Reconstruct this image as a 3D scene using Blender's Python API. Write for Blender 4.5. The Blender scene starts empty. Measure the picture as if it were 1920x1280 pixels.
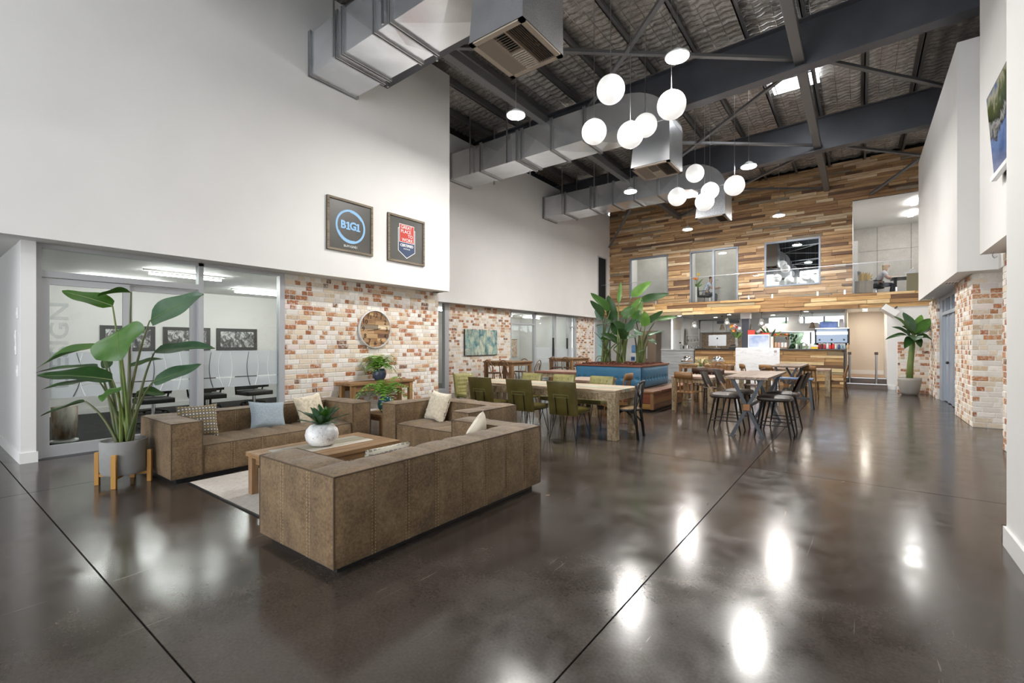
import bpy, math, random
from mathutils import Vector, Matrix
random.seed(7)
scene = bpy.context.scene
C = scene.collection
R = math.radians
PI = math.pi

# ------------------------------------------------------------------ camera
H, F, CX, HY = 1.45, 866.0, 960.0, 647.0          # eye height, focal length in px, principal column, horizon row
YAW = math.atan2(652, 866)
cam_d = bpy.data.cameras.new('camera')
cam_d.sensor_width = 36.0
cam_d.lens = 36.0 * F / 1920.0
cam_d.shift_y = (HY - 640.0) / 1920.0
cam_d.clip_start = 0.05
cam = bpy.data.objects.new('camera', cam_d)
cam.location = (0, 0, H)
cam.rotation_euler = (R(90), 0, YAW)
C.objects.link(cam)
scene.camera = cam

# ------------------------------------------------------------------ daylight and exposure
world = bpy.data.worlds.new('daylight')
scene.world = world
world.use_nodes = True
bg = world.node_tree.nodes['Background']
bg.inputs[0].default_value = (0.93, 0.965, 1.0, 1)
bg.inputs[1].default_value = 3.2
LAMP = 460.0
scene.view_settings.view_transform = 'Standard'
scene.view_settings.look = 'None'
scene.view_settings.gamma = 1.0
scene.view_settings.use_curve_mapping = False
scene.view_settings.exposure = 0.70
scene.cycles.max_bounces = 10
scene.cycles.diffuse_bounces = 5
scene.cycles.glossy_bounces = 4
scene.cycles.transparent_max_bounces = 16
scene.cycles.sample_clamp_indirect = 6.0
scene.cycles.caustics_reflective = False
scene.cycles.caustics_refractive = False

# ------------------------------------------------------------------ photo pixel -> place
FX, FY, RX, RY = -math.sin(YAW), math.cos(YAW), math.cos(YAW), math.sin(YAW)
def ray(px, py):
    r = (px - CX) / F; u = (HY - py) / F
    return Vector((FX + r * RX, FY + r * RY, u))
def onZ(px, py, z=0.0):
    d = ray(px, py); return Vector((0, 0, H)) + d * ((z - H) / d.z)
def onX(px, py, X):
    d = ray(px, py); return Vector((0, 0, H)) + d * (X / d.x)
def onY(px, py, Y):
    d = ray(px, py); return Vector((0, 0, H)) + d * (Y / d.y)
def at(px, py, depth):
    return Vector((0, 0, H)) + ray(px, py) * depth
def depth_of(p):
    return p[0] * FX + p[1] * FY

# ------------------------------------------------------------------ mesh builder
class MB:
    def __init__(s): s.v = []; s.f = []; s.col = []
    def add(s, vs, fs, col=None):
        o = len(s.v); s.v += [tuple(p) for p in vs]
        s.f += [tuple(i + o for i in f) for f in fs]
        s.col += [col] * len(fs)
        return s
    def box(s, x0, x1, y0, y1, z0, z1, col=None):
        if x0 > x1: x0, x1 = x1, x0
        if y0 > y1: y0, y1 = y1, y0
        if z0 > z1: z0, z1 = z1, z0
        return s.add([(x0,y0,z0),(x1,y0,z0),(x1,y1,z0),(x0,y1,z0),(x0,y0,z1),(x1,y0,z1),(x1,y1,z1),(x0,y1,z1)],
                     [(3,2,1,0),(4,5,6,7),(0,1,5,4),(1,2,6,5),(2,3,7,6),(3,0,4,7)], col)
    def bar(s, p, q, w, h=None, up=(0,0,1), w2=None):
        p = Vector(p); q = Vector(q); h = h or w; d = (q - p).normalized(); u = Vector(up)
        if abs(d.dot(u)) > .98: u = Vector((0, 1, 0))
        a = d.cross(u).normalized(); b = a.cross(d).normalized(); vs = []
        k2 = (w2 / w) if w2 else 1
        for c, k in ((p, 1), (q, k2)):
            for i, j in ((-1,-1),(1,-1),(1,1),(-1,1)): vs.append(c + a * i * w / 2 * k + b * j * h / 2 * k)
        return s.add(vs, [(3,2,1,0),(4,5,6,7),(0,1,5,4),(1,2,6,5),(2,3,7,6),(3,0,4,7)])
    def tube(s, pts, r, n=8, closed=False):
        pts = [Vector(p) for p in pts]; m = len(pts)
        rs = r if isinstance(r, (list, tuple)) else [r] * m
        prev = None; vs = []
        for i, p in enumerate(pts):
            if closed: d = pts[(i + 1) % m] - pts[i - 1]
            else: d = pts[min(i + 1, m - 1)] - pts[max(i - 1, 0)]
            d.normalize()
            if prev is None:
                u = Vector((0, 0, 1)) if abs(d.z) < .9 else Vector((1, 0, 0))
                a = d.cross(u).normalized()
            else:
                a = (prev - d * prev.dot(d)).normalized()
            prev = a; b = d.cross(a)
            for k in range(n):
                t = 2 * PI * k / n; vs.append(p + (a * math.cos(t) + b * math.sin(t)) * rs[i])
        fs = []
        for i in range(m if closed else m - 1):
            j = (i + 1) % m
            for k in range(n):
                l = (k + 1) % n; fs.append((i*n+k, i*n+l, j*n+l, j*n+k))
        if not closed:
            fs.append(tuple(reversed(range(n)))); fs.append(tuple(range((m-1)*n, m*n)))
        return s.add(vs, fs)
    def lathe(s, prof, n=24, c=(0,0,0), cap=True):
        vs = []; fs = []; m = len(prof)
        for r, z in prof:
            for k in range(n):
                t = 2 * PI * k / n; vs.append((c[0] + r * math.cos(t), c[1] + r * math.sin(t), c[2] + z))
        for i in range(m - 1):
            for k in range(n):
                l = (k + 1) % n; fs.append((i*n+k, i*n+l, (i+1)*n+l, (i+1)*n+k))
        if cap:
            fs.append(tuple(reversed(range(n)))); fs.append(tuple(range((m-1)*n, m*n)))
        return s.add(vs, fs)
    def ball(s, c, r, n=16, m=10, sc=(1,1,1)):
        prof = [(max(1e-4, math.sin(PI * i / m)) * 1.0, -math.cos(PI * i / m)) for i in range(m + 1)]
        o = len(s.v); s.lathe(prof, n)
        for i in range(o, len(s.v)):
            x, y, z = s.v[i]; s.v[i] = (c[0] + x*r*sc[0], c[1] + y*r*sc[1], c[2] + z*r*sc[2])
        return s
    def grid(s, fn, nu, nv):
        vs = [fn(i / nu, j / nv) for j in range(nv + 1) for i in range(nu + 1)]
        w = nu + 1
        return s.add(vs, [(j*w+i, j*w+i+1, (j+1)*w+i+1, (j+1)*w+i) for j in range(nv) for i in range(nu)])
    def prism(s, poly, a, b, axis='z'):
        def P(p, t):
            return {'z': (p[0], p[1], t), 'y': (p[0], t, p[1]), 'x': (t, p[0], p[1])}[axis]
        n = len(poly)
        vs = [P(p, a) for p in poly] + [P(p, b) for p in poly]
        fs = [tuple(reversed(range(n))), tuple(range(n, 2 * n))] + [(i, (i+1) % n, n + (i+1) % n, n + i) for i in range(n)]
        return s.add(vs, fs)
    def mesh(s, name, smooth=False):
        me = bpy.data.meshes.new(name)
        me.from_pydata(s.v, [], s.f)
        if any(c is not None for c in s.col):
            at_ = me.attributes.new('Col', 'FLOAT_COLOR', 'FACE')
            at_.data.foreach_set('color', [x for c in s.col for x in ((*(c or (1,1,1)), 1.0))])
        me.polygons.foreach_set('use_smooth', [bool(smooth)] * len(me.polygons))
        me.update()
        return me
    def build(s, name, mat, parent=None, smooth=False, world=False, loc=None, rot=None, bevel=0, sharp=None, kind=None, label=None):
        me = s.mesh(name, smooth or sharp is not None)
        if sharp is not None:
            try: me.set_sharp_from_angle(angle=R(sharp))
            except Exception: pass
        for m in (mat if isinstance(mat, (list, tuple)) else [mat]): me.materials.append(m)
        o = bpy.data.objects.new(name, me); C.objects.link(o)
        if parent is not None:
            o.parent = parent
            if world: o.location = -parent.location
        if loc is not None: o.location = loc
        if rot is not None: o.rotation_euler = rot
        if bevel:
            b = o.modifiers.new('bevel', 'BEVEL'); b.width = bevel; b.segments = 2; b.limit_method = 'ANGLE'; b.angle_limit = R(40)
        if kind: o['kind'] = kind
        if label: o['label'] = label
        return o

def tag(o, label=None, cat=None, group=None, kind=None):
    if label: o['label'] = label
    if cat: o['category'] = cat
    if group: o['group'] = group
    if kind: o['kind'] = kind
    return o
def thing(name, label, cat, loc=(0,0,0), rz=0, group=None):
    o = bpy.data.objects.new(name, None); C.objects.link(o)
    o.empty_display_size = .1
    o.location = loc; o.rotation_euler = (0, 0, rz)
    return tag(o, label, cat, group)
def struct(name, mb, mat, label=None, parent=None, **k):
    o = mb.build(name, mat, parent, **k)
    if parent is None: o['kind'] = 'structure'
    if label: o['label'] = label
    return o
def dup(root, loc=None, rz=None, label=None, group=None):
    r = root.copy(); C.objects.link(r)
    if loc is not None: r.location = loc
    if rz is not None: r.rotation_euler = (0, 0, rz)
    if label: r['label'] = label
    if group: r['group'] = group
    for ch in list(root.children):
        c = ch.copy(); C.objects.link(c); c.parent = r
        for g in list(ch.children):
            d = g.copy(); C.objects.link(d); d.parent = c
    return r
def one(name, mb, mat, label, cat, group=None, **k):
    return tag(mb.build(name, mat, **k), label, cat, group)

# ------------------------------------------------------------------ materials
def srgb(r, g, b):
    f = lambda c: (c/255/12.92) if c/255 <= .04045 else ((c/255+.055)/1.055)**2.4
    return (f(r), f(g), f(b))
class NT:
    def __init__(s, name):
        s.m = bpy.data.materials.new(name); s.m.use_nodes = True
        s.t = s.m.node_tree; s.n = s.t.nodes; s.b = s.n['Principled BSDF']; s.out = s.n['Material Output']
    def add(s, ty, **k):
        n = s.n.new(ty)
        for a, v in k.items():
            if a.startswith('i_'):
                key = a[2:]; key = int(key) if key.isdigit() else key
                n.inputs[key].default_value = v
            else: setattr(n, a, v)
        return n
    def link(s, a, b): s.t.links.new(a, b)
    def coords(s, kind='Object', scale=(1,1,1), rnd=False):
        if kind == 'Position':
            src = s.add('ShaderNodeNewGeometry').outputs['Position']
        else:
            src = s.add('ShaderNodeTexCoord').outputs[kind]
        mp = s.add('ShaderNodeMapping'); mp.inputs['Scale'].default_value = scale
        s.link(src, mp.inputs['Vector'])
        if rnd:
            oi = s.add('ShaderNodeObjectInfo')
            mu = s.add('ShaderNodeMath', operation='MULTIPLY', i_1=57.0); s.link(oi.outputs['Random'], mu.inputs[0])
            cb = s.add('ShaderNodeCombineXYZ')
            for i in range(3): s.link(mu.outputs[0], cb.inputs[i])
            s.link(cb.outputs[0], mp.inputs['Location'])
        return mp.outputs['Vector']
    def noise(s, vec, scale=5, detail=4, rough=.55, dist=0):
        n = s.add('ShaderNodeTexNoise'); n.inputs['Scale'].default_value = scale
        n.inputs['Detail'].default_value = detail; n.inputs['Roughness'].default_value = rough; n.inputs['Distortion'].default_value = dist
        s.link(vec, n.inputs['Vector']); return n.outputs['Fac']
    def ramp(s, fac, stops, interp='LINEAR'):
        r = s.add('ShaderNodeValToRGB'); r.color_ramp.interpolation = interp
        e = r.color_ramp.elements
        while len(e) < len(stops): e.new(.5)
        for k, (p, c) in enumerate(stops):
            e[k].position = p; e[k].color = (*c, 1) if len(c) == 3 else c
        s.link(fac, r.inputs[0]); return r.outputs['Color']
    def mix(s, fac, a, b, mode='MIX'):
        m = s.add('ShaderNodeMix', data_type='RGBA', blend_type=mode)
        for v, i in ((fac, 0), (a, 6), (b, 7)):
            if hasattr(v, 'is_output'): s.link(v, m.inputs[i])
            elif i == 0: m.inputs[0].default_value = v
            else: m.inputs[i].default_value = (*v, 1)
        return m.outputs[2]
    def bump(s, h, strength=.2, dist=.01):
        b = s.add('ShaderNodeBump'); b.inputs['Strength'].default_value = strength; b.inputs['Distance'].default_value = dist
        s.link(h, b.inputs['Height']); s.link(b.outputs[0], s.b.inputs['Normal'])
    def set(s, **k):
        nm = {'col': 'Base Color', 'rough': 'Roughness', 'metal': 'Metallic', 'spec': 'Specular IOR Level', 'coat': 'Coat Weight',
              'ecol': 'Emission Color', 'estr': 'Emission Strength', 'sheen': 'Sheen Weight', 'trans': 'Transmission Weight', 'alpha': 'Alpha'}
        for a, v in k.items():
            i = s.b.inputs[nm[a]]
            if hasattr(v, 'is_output'): s.link(v, i)
            elif isinstance(v, (tuple, list)): i.default_value = (*v, 1)
            else: i.default_value = v
        return s
def plain(name, col, rough=.5, metal=0, col2=None, ns=6, stretch=(1,1,1), bump=0, bs=40, spec=.5, coat=0, sheen=0, rnd=False, kind='Object', pos=(.35,.65)):
    t = NT(name); t.set(col=col, rough=rough, metal=metal, spec=spec, coat=coat, sheen=sheen)
    if col2:
        t.set(col=t.ramp(t.noise(t.coords(kind, stretch, rnd), ns, 5), [(pos[0], col), (pos[1], col2)]))
    if bump: t.bump(t.noise(t.coords(kind, stretch), bs, 4), bump, .006)
    return t.m
def emit(name, col, st):
    t = NT(name); t.set(col=col, ecol=col, estr=st, rough=.5); return t.m
def glassy(name, tint=(1,1,1), ior=1.45, rough=0.0, frost=0.0, fcol=(.8,.85,.86)):
    t = NT(name)
    tr = t.add('ShaderNodeBsdfTransparent'); tr.inputs[0].default_value = (*tint, 1)
    gl = t.add('ShaderNodeBsdfGlossy'); gl.inputs['Roughness'].default_value = rough
    lw = t.add('ShaderNodeLayerWeight'); lw.inputs[0].default_value = .5
    pw = t.add('ShaderNodeMath', operation='POWER', i_1=5.0); t.link(lw.outputs['Facing'], pw.inputs[0])
    r0 = ((ior - 1) / (ior + 1)) ** 2
    fr = t.add('ShaderNodeMath', operation='MULTIPLY_ADD', i_1=(1 - r0) * .6, i_2=r0); t.link(pw.outputs[0], fr.inputs[0])
    mx = t.add('ShaderNodeMixShader')
    t.link(fr.outputs[0], mx.inputs[0]); t.link(tr.outputs[0], mx.inputs[1]); t.link(gl.outputs[0], mx.inputs[2])
    last = mx
    if frost:
        df = t.add('ShaderNodeBsdfDiffuse'); df.inputs[0].default_value = (*fcol, 1)
        m2 = t.add('ShaderNodeMixShader'); m2.inputs[0].default_value = frost
        t.link(mx.outputs[0], m2.inputs[1]); t.link(df.outputs[0], m2.inputs[2]); last = m2
    t.link(last.outputs[0], t.out.inputs[0])
    return t.m
def wood(name, dark, light, axis=0, scale=3.0, rough=.55, rnd=True, kind='Object', tint=False, coat=0, contrast=(.3,.7), bump=.15):
    """long grain along one axis; tint: multiply with the object's own colour (or the face colour of joined pieces)"""
    t = NT(name)
    st = [9.0, 9.0, 9.0]; st[axis] = .7
    v = t.coords(kind, tuple(st), rnd)
    n1 = t.noise(v, scale, 6, .6, .6)
    c = t.ramp(n1, [(contrast[0], dark), (contrast[1], light)])
    if tint == 'obj':
        oi = t.add('ShaderNodeObjectInfo'); c = t.mix(1.0, c, oi.outputs['Color'], 'MULTIPLY')
    elif tint == 'face':
        a = t.add('ShaderNodeAttribute', attribute_name='Col'); c = t.mix(1.0, c, a.outputs['Color'], 'MULTIPLY')
    t.set(col=c, rough=rough, coat=coat)
    if bump: t.bump(n1, bump, .004)
    return t.m

m_wall = plain('white_paint', (.80,.79,.775), .65, col2=(.76,.75,.735), ns=.7, bump=.03, bs=90)
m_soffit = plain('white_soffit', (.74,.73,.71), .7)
m_trimw = plain('white_trim_gloss', (.84,.84,.83), .35)
m_grey = plain('grey_plaster', (.62,.62,.61), .7)
m_alu = plain('grey_powdercoat', (.47,.48,.50), .42, .2)
m_aludark = plain('dark_powdercoat', (.16,.17,.19), .42, .3)
m_black = plain('matt_black', (.012,.012,.013), .45)
m_blackmetal = plain('black_metal', (.018,.018,.02), .35, .6)
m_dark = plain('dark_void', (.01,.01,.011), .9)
m_steel = plain('blackened_steel', (.105,.11,.128), .42, .2, col2=(.08,.083,.095), ns=1.2)
m_strut = plain('grey_strut_paint', (.15,.15,.155), .42, .3)
m_chrome = plain('chrome', (.72,.72,.74), .12, 1.0)
m_brushed = plain('brushed_steel', (.55,.55,.56), .3, 1.0)
m_glass = glassy('clear_glass', (.97,.985,.98))
m_glassg = glassy('green_tint_glass', (.93,.965,.955))
m_frost = glassy('frosted_band', (.9,.93,.94), frost=.62, fcol=(.66,.70,.72))
m_etch = glassy('etched_lettering', (.95,.96,.96), frost=.2, fcol=(.58,.62,.64))
m_whiteplastic = plain('white_plastic', (.82,.82,.81), .35)
m_green = None
def gal(name, lo, hi, rough=.3):
    t = NT(name)
    v = t.coords('Object', (1,1,1))
    n = t.noise(v, 1.3, 4, .6)
    s2 = t.noise(v, 38, 3, .7)
    c = t.ramp(n, [(.35, lo), (.65, hi)])
    c = t.mix(.05, c, t.ramp(s2, [(.4, lo), (.6, hi)]))
    t.set(col=c, metal=.85, rough=t.ramp(s2, [(.3, (rough-.02,)*3), (.7, (rough+.03,)*3)]))
    return t.m
m_gal = gal('galvanised_sheet', (.68,.70,.73), (.82,.84,.87), .24)
m_galdark = gal('galvanised_flange', (.34,.34,.35), (.50,.50,.51), .4)
# ================================================================== floor
def floor_mat():
    t = NT('polished_brown_concrete')
    v = t.coords('Position', (1,1,1))
    big = t.noise(v, .55, 5, .6, .8)
    mid = t.noise(v, 3.0, 6, .65, .3)
    fine = t.noise(v, 60, 3, .6)
    c = t.ramp(big, [(.3, (.028,.019,.0145)), (.52, (.050,.037,.029)), (.72, (.078,.060,.048))])
    c2 = t.ramp(mid, [(.3, (.024,.017,.0135)), (.7, (.085,.068,.055))])
    c = t.mix(.45, c, c2)
    c = t.mix(.25, c, t.ramp(fine, [(.3, (.02,.017,.015)), (.7, (.10,.088,.078))]))
    # chips where the pale aggregate shows
    chip = t.noise(v, 5.2, 2, .5)
    cm = t.ramp(chip, [(.775, (0,0,0)), (.79, (1,1,1))])
    c = t.mix(cm, c, (.34,.24,.15))
    sc = t.noise(t.coords('Position', (14, .5, 1)), 2.2, 2, .5, 1.5)
    sm = t.ramp(sc, [(.735, (0,0,0)), (.75, (1,1,1))])
    c = t.mix(t.mix(.5, (0,0,0), sm), c, (.20,.18,.165))
    ro = t.ramp(mid, [(.25, (.11,)*3), (.75, (.24,)*3)])
    t.set(col=c, rough=ro, spec=.52)
    t.bump(t.noise(v, 2.4, 3, .5), .05, .012)
    return t.m
m_floor = floor_mat()
m_joint = plain('joint_filler', (.016,.014,.013), .6)
base = MB().box(-13.2, 4.6, -7, 27, -.12, -.012)
floor = struct('floor', base, m_joint, 'dark brown polished concrete floor with saw cut joints')
xs = [-13.2, -6.52, -1.05, 4.6]; ys = [-7, -4.55, .765, 6.08, 11.4, 16.75, 22.0, 27]
for i in range(3):
    for j in range(len(ys) - 1):
        g = .005
        MB().box(xs[i] + g, xs[i+1] - g, ys[j] + g, ys[j+1] - g, -.02, 0).build('slab', m_floor, floor)

# ================================================================== bricks
def brick_mat(name, src):
    t = NT(name)
    v = t.coords('Position', (1,1,1))
    if src == 'obj': col = t.add('ShaderNodeObjectInfo').outputs['Color']
    else: col = t.add('ShaderNodeAttribute', attribute_name='Col').outputs['Color']
    n = t.noise(v, 22, 5, .7, .5); n2 = t.noise(v, 75, 3, .6)
    c = t.mix(t.ramp(n, [(.50, (0,0,0)), (.66, (.85,.85,.85))]), col, (.74,.70,.64))
    c = t.mix(.22, c, t.ramp(n2, [(.35, (.30,.24,.19)), (.65, (.85,.80,.74))]), 'OVERLAY')
    t.set(col=c, rough=.85, spec=.25); t.bump(n2, .5, .004)
    return t.m
m_brick_o = brick_mat('old_brick', 'obj'); m_brick_f = brick_mat('old_brick_far', 'face')
m_mortar = plain('lime_mortar', (.86,.835,.80), .9, col2=(.74,.70,.65), ns=14, bump=.4, bs=60, kind='Position')
def brick_unit():
    a, b, e = .025, .07, .35
    vs = [(0,0,0),(1,0,0),(1,0,1),(0,0,1),(0,1-e,0),(1,1-e,0),(1,1-e,1),(0,1-e,1),(a,1,b),(1-a,1,b),(1-a,1,1-b),(a,1,1-b)]
    fs = [(0,1,5,4),(1,2,6,5),(2,3,7,6),(3,0,4,7),(4,5,9,8),(5,6,10,9),(6,7,11,10),(7,4,8,11),(8,9,10,11)]
    return vs, fs
bv, bf = brick_unit()
brick_me = bpy.data.meshes.new('brick'); brick_me.from_pydata(bv, [], bf); brick_me.materials.append(m_brick_o)
def brick_col(rg):
    k = rg.random()
    if k < .38: c = (.82,.78,.73)
    elif k < .62: c = (.74,.63,.50)
    elif k < .69: c = (.62,.48,.33)
    elif k < .97: c = rg.choice([(.42,.175,.08),(.47,.22,.105),(.37,.145,.07),(.50,.26,.13)])
    else: c = (.22,.12,.075)
    f = rg.uniform(.86, 1.08)
    return tuple(x * f for x in c)
CH = .0905
def bricks(root, O, u, n, L, z0, z1, n_obj=300, seed=1):
    """courses of bricks on the plane through O, running along u, facing n; the nearest n_obj are separate pieces"""
    rg = random.Random(seed); O = Vector(O); u = Vector(u); n = Vector(n); out = []
    nc = int(round((z1 - z0) / CH)); ch = (z1 - z0) / nc
    for i in range(nc):
        x = -rg.uniform(0, .2); alt = rg.random() < .4; red = False
        while x < L:
            l = .112 if (rg.random() < (.8 if alt else .3)) else .228
            a, b = max(0, x), min(L, x + l - .014)
            col = brick_col(rg)
            if red and col[1] < .3 and rg.random() < .5: col = (.80 * rg.uniform(.9, 1.02), .74 * rg.uniform(.9, 1.0), .66)
            red = col[1] < .3
            if b - a > .03: out.append((a, b, z0 + i * ch + .007, z0 + (i + 1) * ch - .007, rg.uniform(.005, .010), col))
            x += l
    def dist(q): return (O + u * (q[0] + q[1]) / 2 + Vector((0, 0, q[2] - H))).length - 4 * (q[1] - q[0])
    out.sort(key=dist)
    for a, b, c, d, dp, col in out[:n_obj]:
        o = bpy.data.objects.new('brick', brick_me); C.objects.link(o); o.parent = root
        p = O + u * a + Vector((0, 0, c))
        M = Matrix.Identity(4)
        M.col[0][:3] = u * (b - a); M.col[1][:3] = n * dp; M.col[2][:3] = (0, 0, d - c); M.col[3][:3] = p
        o.matrix_local = M; o.color = (*col, 1)
    rest = out[n_obj:]
    if rest:
        mb = MB()
        for a, b, c, d, dp, col in rest:
            mb.add([O + u * (a + (b - a) * p[0]) + n * dp * p[1] + Vector((0, 0, c + (d - c) * p[2])) for p in bv], bf, col)
        mb.build('brickwork', m_brick_f, root, kind='stuff', label='far bricks of the same wall')

# ================================================================== left side
ZS = 2.74
X1, XB1 = -7.88, -8.30          # upper wall / brick line, first bay
X2, XB2 = -9.60, -9.90          # second bay
w = MB().box(X1 - .25, X1, -7, 7.97, ZS, 7.93)
struct('wall_left', w, m_wall, 'tall white upper wall overhanging glass meeting room')
w = MB().box(X2 - .25, X2, 7.97, 20.6, 2.70, 7.66)
wl2 = struct('wall_left', w, m_wall, 'set back white upper wall beyond the first bay')
struct('wall_left', MB().box(X2 - .25, X1 - .25, 7.75, 7.97, ZS, 7.93), m_wall, 'white return wall between the two bays')
# ceilings of the rooms below
struct('ceiling', MB().box(-13.2, X1 - .25, -7, 8.0, ZS, ZS + .12), m_soffit, 'white ceiling of meeting room and corridor')
struct('ceiling', MB().box(-13.2, X2 - .25, 8.0, 22.4, 2.70, 2.82), m_soffit, 'white ceiling of the rooms in second bay')
# corridor wall and end post
struct('wall_left', MB().box(-12.9, -8.2, .90, 1.02, 0, ZS), m_grey, 'grey corridor wall with switches at far left')
struct('trim_1', MB().box(-8.2, -8.185, .895, 1.03, 0, ZS), m_trimw, 'white end face of the corridor wall')
bb = MB().box(-12.9, -8.18, .885, .90, 0, .13); bb.box(-8.185, -8.165, .885, 1.045, 0, .13)
struct('baseboard_left', bb, m_trimw, 'white baseboard round the corridor wall end')
struct('wall_left', MB().box(-13.0, -12.9, -7, .9, 0, ZS), m_grey, 'grey end wall of the side corridor')
for k, (px, py, hh) in enumerate(((33, 587, .14), (29.5, 630, .15), (30, 652, .17), (33, 695, .14))):
    p = onY(px, py, .895)
    q = thing('light_switch', ['upper white thermostat plate on grey corridor wall', 'white switch plate above its pair on corridor wall',
              'white switch plate below its pair on corridor wall', 'lowest white switch plate on grey corridor wall'][k], 'switch', (p.x, .9, p.z - hh / 2))
    MB().box(-.045, .045, -.014, 0, 0, hh).build('plate', m_whiteplastic, q, bevel=.004)
    MB().box(-.015, .015, -.02, -.013, hh * .35, hh * .65).build('rocker', m_trimw, q)
struct('wall_left', MB().box(-8.35, -8.2, -7, -.15, 0, ZS), m_grey, 'unseen grey wall added to shade the corridor mouth')  # out of view; added to keep outside light off the corridor wall
# meeting room shell
struct('wall_left', MB().box(-13.1, -13.0, 1.02, 8.1, 0, ZS), m_wall, 'white rear wall of the meeting room')
struct('wall_left', MB().box(-13.0, XB1 - .13, 8.0, 8.1, 0, ZS), m_wall, 'white side wall of the meeting room')
struct('baseboard_left', MB().box(-13.0, -12.98, 1.02, 8.0, 0, .12), m_trimw, 'white baseboard of meeting room')
def carpet_mat():
    t = NT('charcoal_carpet_tile'); v = t.coords('Position', (1, 14, 1))
    t.set(col=t.mix(.5, t.ramp(t.noise(v, 3, 4, .7), [(.35, (.010,.011,.012)), (.7, (.055,.058,.062))]), t.ramp(t.noise(t.coords('Position'), 150, 2), [(.3, (.01,.01,.011)), (.7, (.06,.06,.062))])), rough=.9, spec=.2); return t.m
m_carpet = carpet_mat()
struct('floor', MB().box(-13.0, XB1 - .05, 1.02, 8.0, .0005, .008), m_carpet, 'dark charcoal carpet of the meeting room')

# first brick wall
wb = struct('wall_left', MB().box(XB1 - .12, XB1, 4.19, 8.0, 0, ZS), m_mortar, 'whitewashed recycled brick wall carrying round wooden clock')
bricks(wb, (XB1, 4.19, 0), (0, 1, 0), (1, 0, 0), 3.81, 0, ZS, 300, 3)
# glazing of the meeting room
def frame_member(root, y0, y1, z0, z1, X, d=.10, name='frame', mat=None):
    return MB().box(X - d, X + .02, y0, y1, z0, z1).build(name, mat or m_alu, root)
win1 = thing('window_1', None, None); win1['kind'] = 'structure'; win1['label'] = 'grey framed glass front with sliding doors of meeting room'
X = XB1
frame_member(win1, 1.02, 1.09, 0, ZS, X, name='post'); frame_member(win1, 2.83, 2.90, 0, ZS, X, name='post'); frame_member(win1, 4.10, 4.19, 0, ZS, X, name='post')
frame_member(win1, 1.09, 4.10, 2.69, ZS, X, name='head_rail'); frame_member(win1, 1.09, 2.83, 2.32, 2.40, X, name='transom')
frame_member(win1, 2.90, 4.10, 0, .07, X, name='sill')
MB().box(X - .045, X - .035, 2.90, 4.10, .07, 2.69).build('pane', m_glassg, win1)
MB().box(X - .045, X - .035, 1.09, 2.83, 2.40, 2.69).build('pane', m_glassg, win1)
def frost_band(root, y0, y1, X):
    MB().box(X, X + .002, y0, y1, .76, .915).build('frosted_film', m_frost, root)
    MB().box(X, X + .002, y0, y1, .93, 1.36).build('frosted_film', m_frost, root)
m_line = plain('white_film_line', (.82,.84,.84), .6); m_ldark = plain('grey_film_line', (.06,.06,.065), .6)
def curves_on(root, ys_, X, seed):
    rg = random.Random(seed)
    for k, y in enumerate(ys_):
        s = rg.choice((-1, 1)); a = rg.uniform(.05, .1)
        pts = [(X, y + s * a * math.sin(t * 2.6) * (1 - .3 * t), .77 + t * rg.uniform(.56, .58)) for t in [i / 12 for i in range(13)]]
        MB().tube(pts, [.006 - .003 * i / 12 for i in range(13)], 5).build('grass_line', m_line if k % 3 else m_ldark, root)
frost_band(win1, 2.92, 4.08, X - .034)
curves_on(win1, (3.05, 3.2, 3.28, 3.62, 3.7, 3.95), X - .03, 4)
# the sliding leaves
for k, (y0, y1, xo) in enumerate(((1.09, 1.98, 0.0), (1.93, 2.83, -.05))):
    dr = thing('door_%d' % (k + 1), None, None); dr['kind'] = 'structure'
    dr['label'] = ('left', 'right')[k] + ' grey framed sliding glass leaf of meeting room'
    xx = X + xo
    wd = (.075, .09)[k]
    MB().box(xx - .045, xx, y0, y0 + wd, .015, 2.31).build('stile', m_alu, dr)
    MB().box(xx - .045, xx, y1 - wd, y1, .015, 2.31).build('stile', m_alu, dr)
    MB().box(xx - .045, xx, y0 + wd, y1 - wd, 2.23, 2.31).build('rail', m_alu, dr)
    MB().box(xx - .045, xx, y0 + wd, y1 - wd, .015, .16).build('rail', m_alu, dr)
    MB().box(xx - .026, xx - .018, y0 + wd, y1 - wd, .16, 2.23).build('pane', m_glassg, dr)
    frost_band(dr, y0 + wd, y1 - wd, xx - .017)
    curves_on(dr, (y0 + .3, y0 + .42, y1 - .25), xx - .013, 11 + k)
    if k == 0: door_leaf = dr
struct('trim_2', MB().box(X - .12, X + .03, 1.05, 4.12, 0, .012), m_aludark, 'dark floor track of the sliding doors')

_dg = None
def text_part(s, size, mat, parent, loc, rot, name='lettering', align='CENTER', ext=.0015, sx=1.0, offset=0.0):
    cu = bpy.data.curves.new('lettering', 'FONT'); cu.body = s; cu.size = size; cu.align_x = align; cu.align_y = 'CENTER'; cu.extrude = ext; cu.offset = offset
    cu.resolution_u = 3
    ob = bpy.data.objects.new('tmp_text', cu); C.objects.link(ob)
    dg = bpy.context.evaluated_depsgraph_get()
    me = bpy.data.meshes.new_from_object(ob.evaluated_get(dg)); bpy.data.objects.remove(ob)
    me.materials.clear(); me.materials.append(mat)
    o = bpy.data.objects.new(name, me); C.objects.link(o); o.parent = parent; o.location = loc; o.rotation_euler = rot; o.scale = (sx, 1, 1)
    return o
RXP = (R(90), 0, R(90))          # lettering on a wall that faces +X
text_part('DESIGN', .25, m_etch, door_leaf, (X - .012, 1.265, 1.45), (Matrix.Rotation(R(90), 4, 'X') ,0,0) if False else (0, R(-90), R(180)) if False else (R(90), R(-90), R(90)), offset=.004, sx=1.3)

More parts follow.
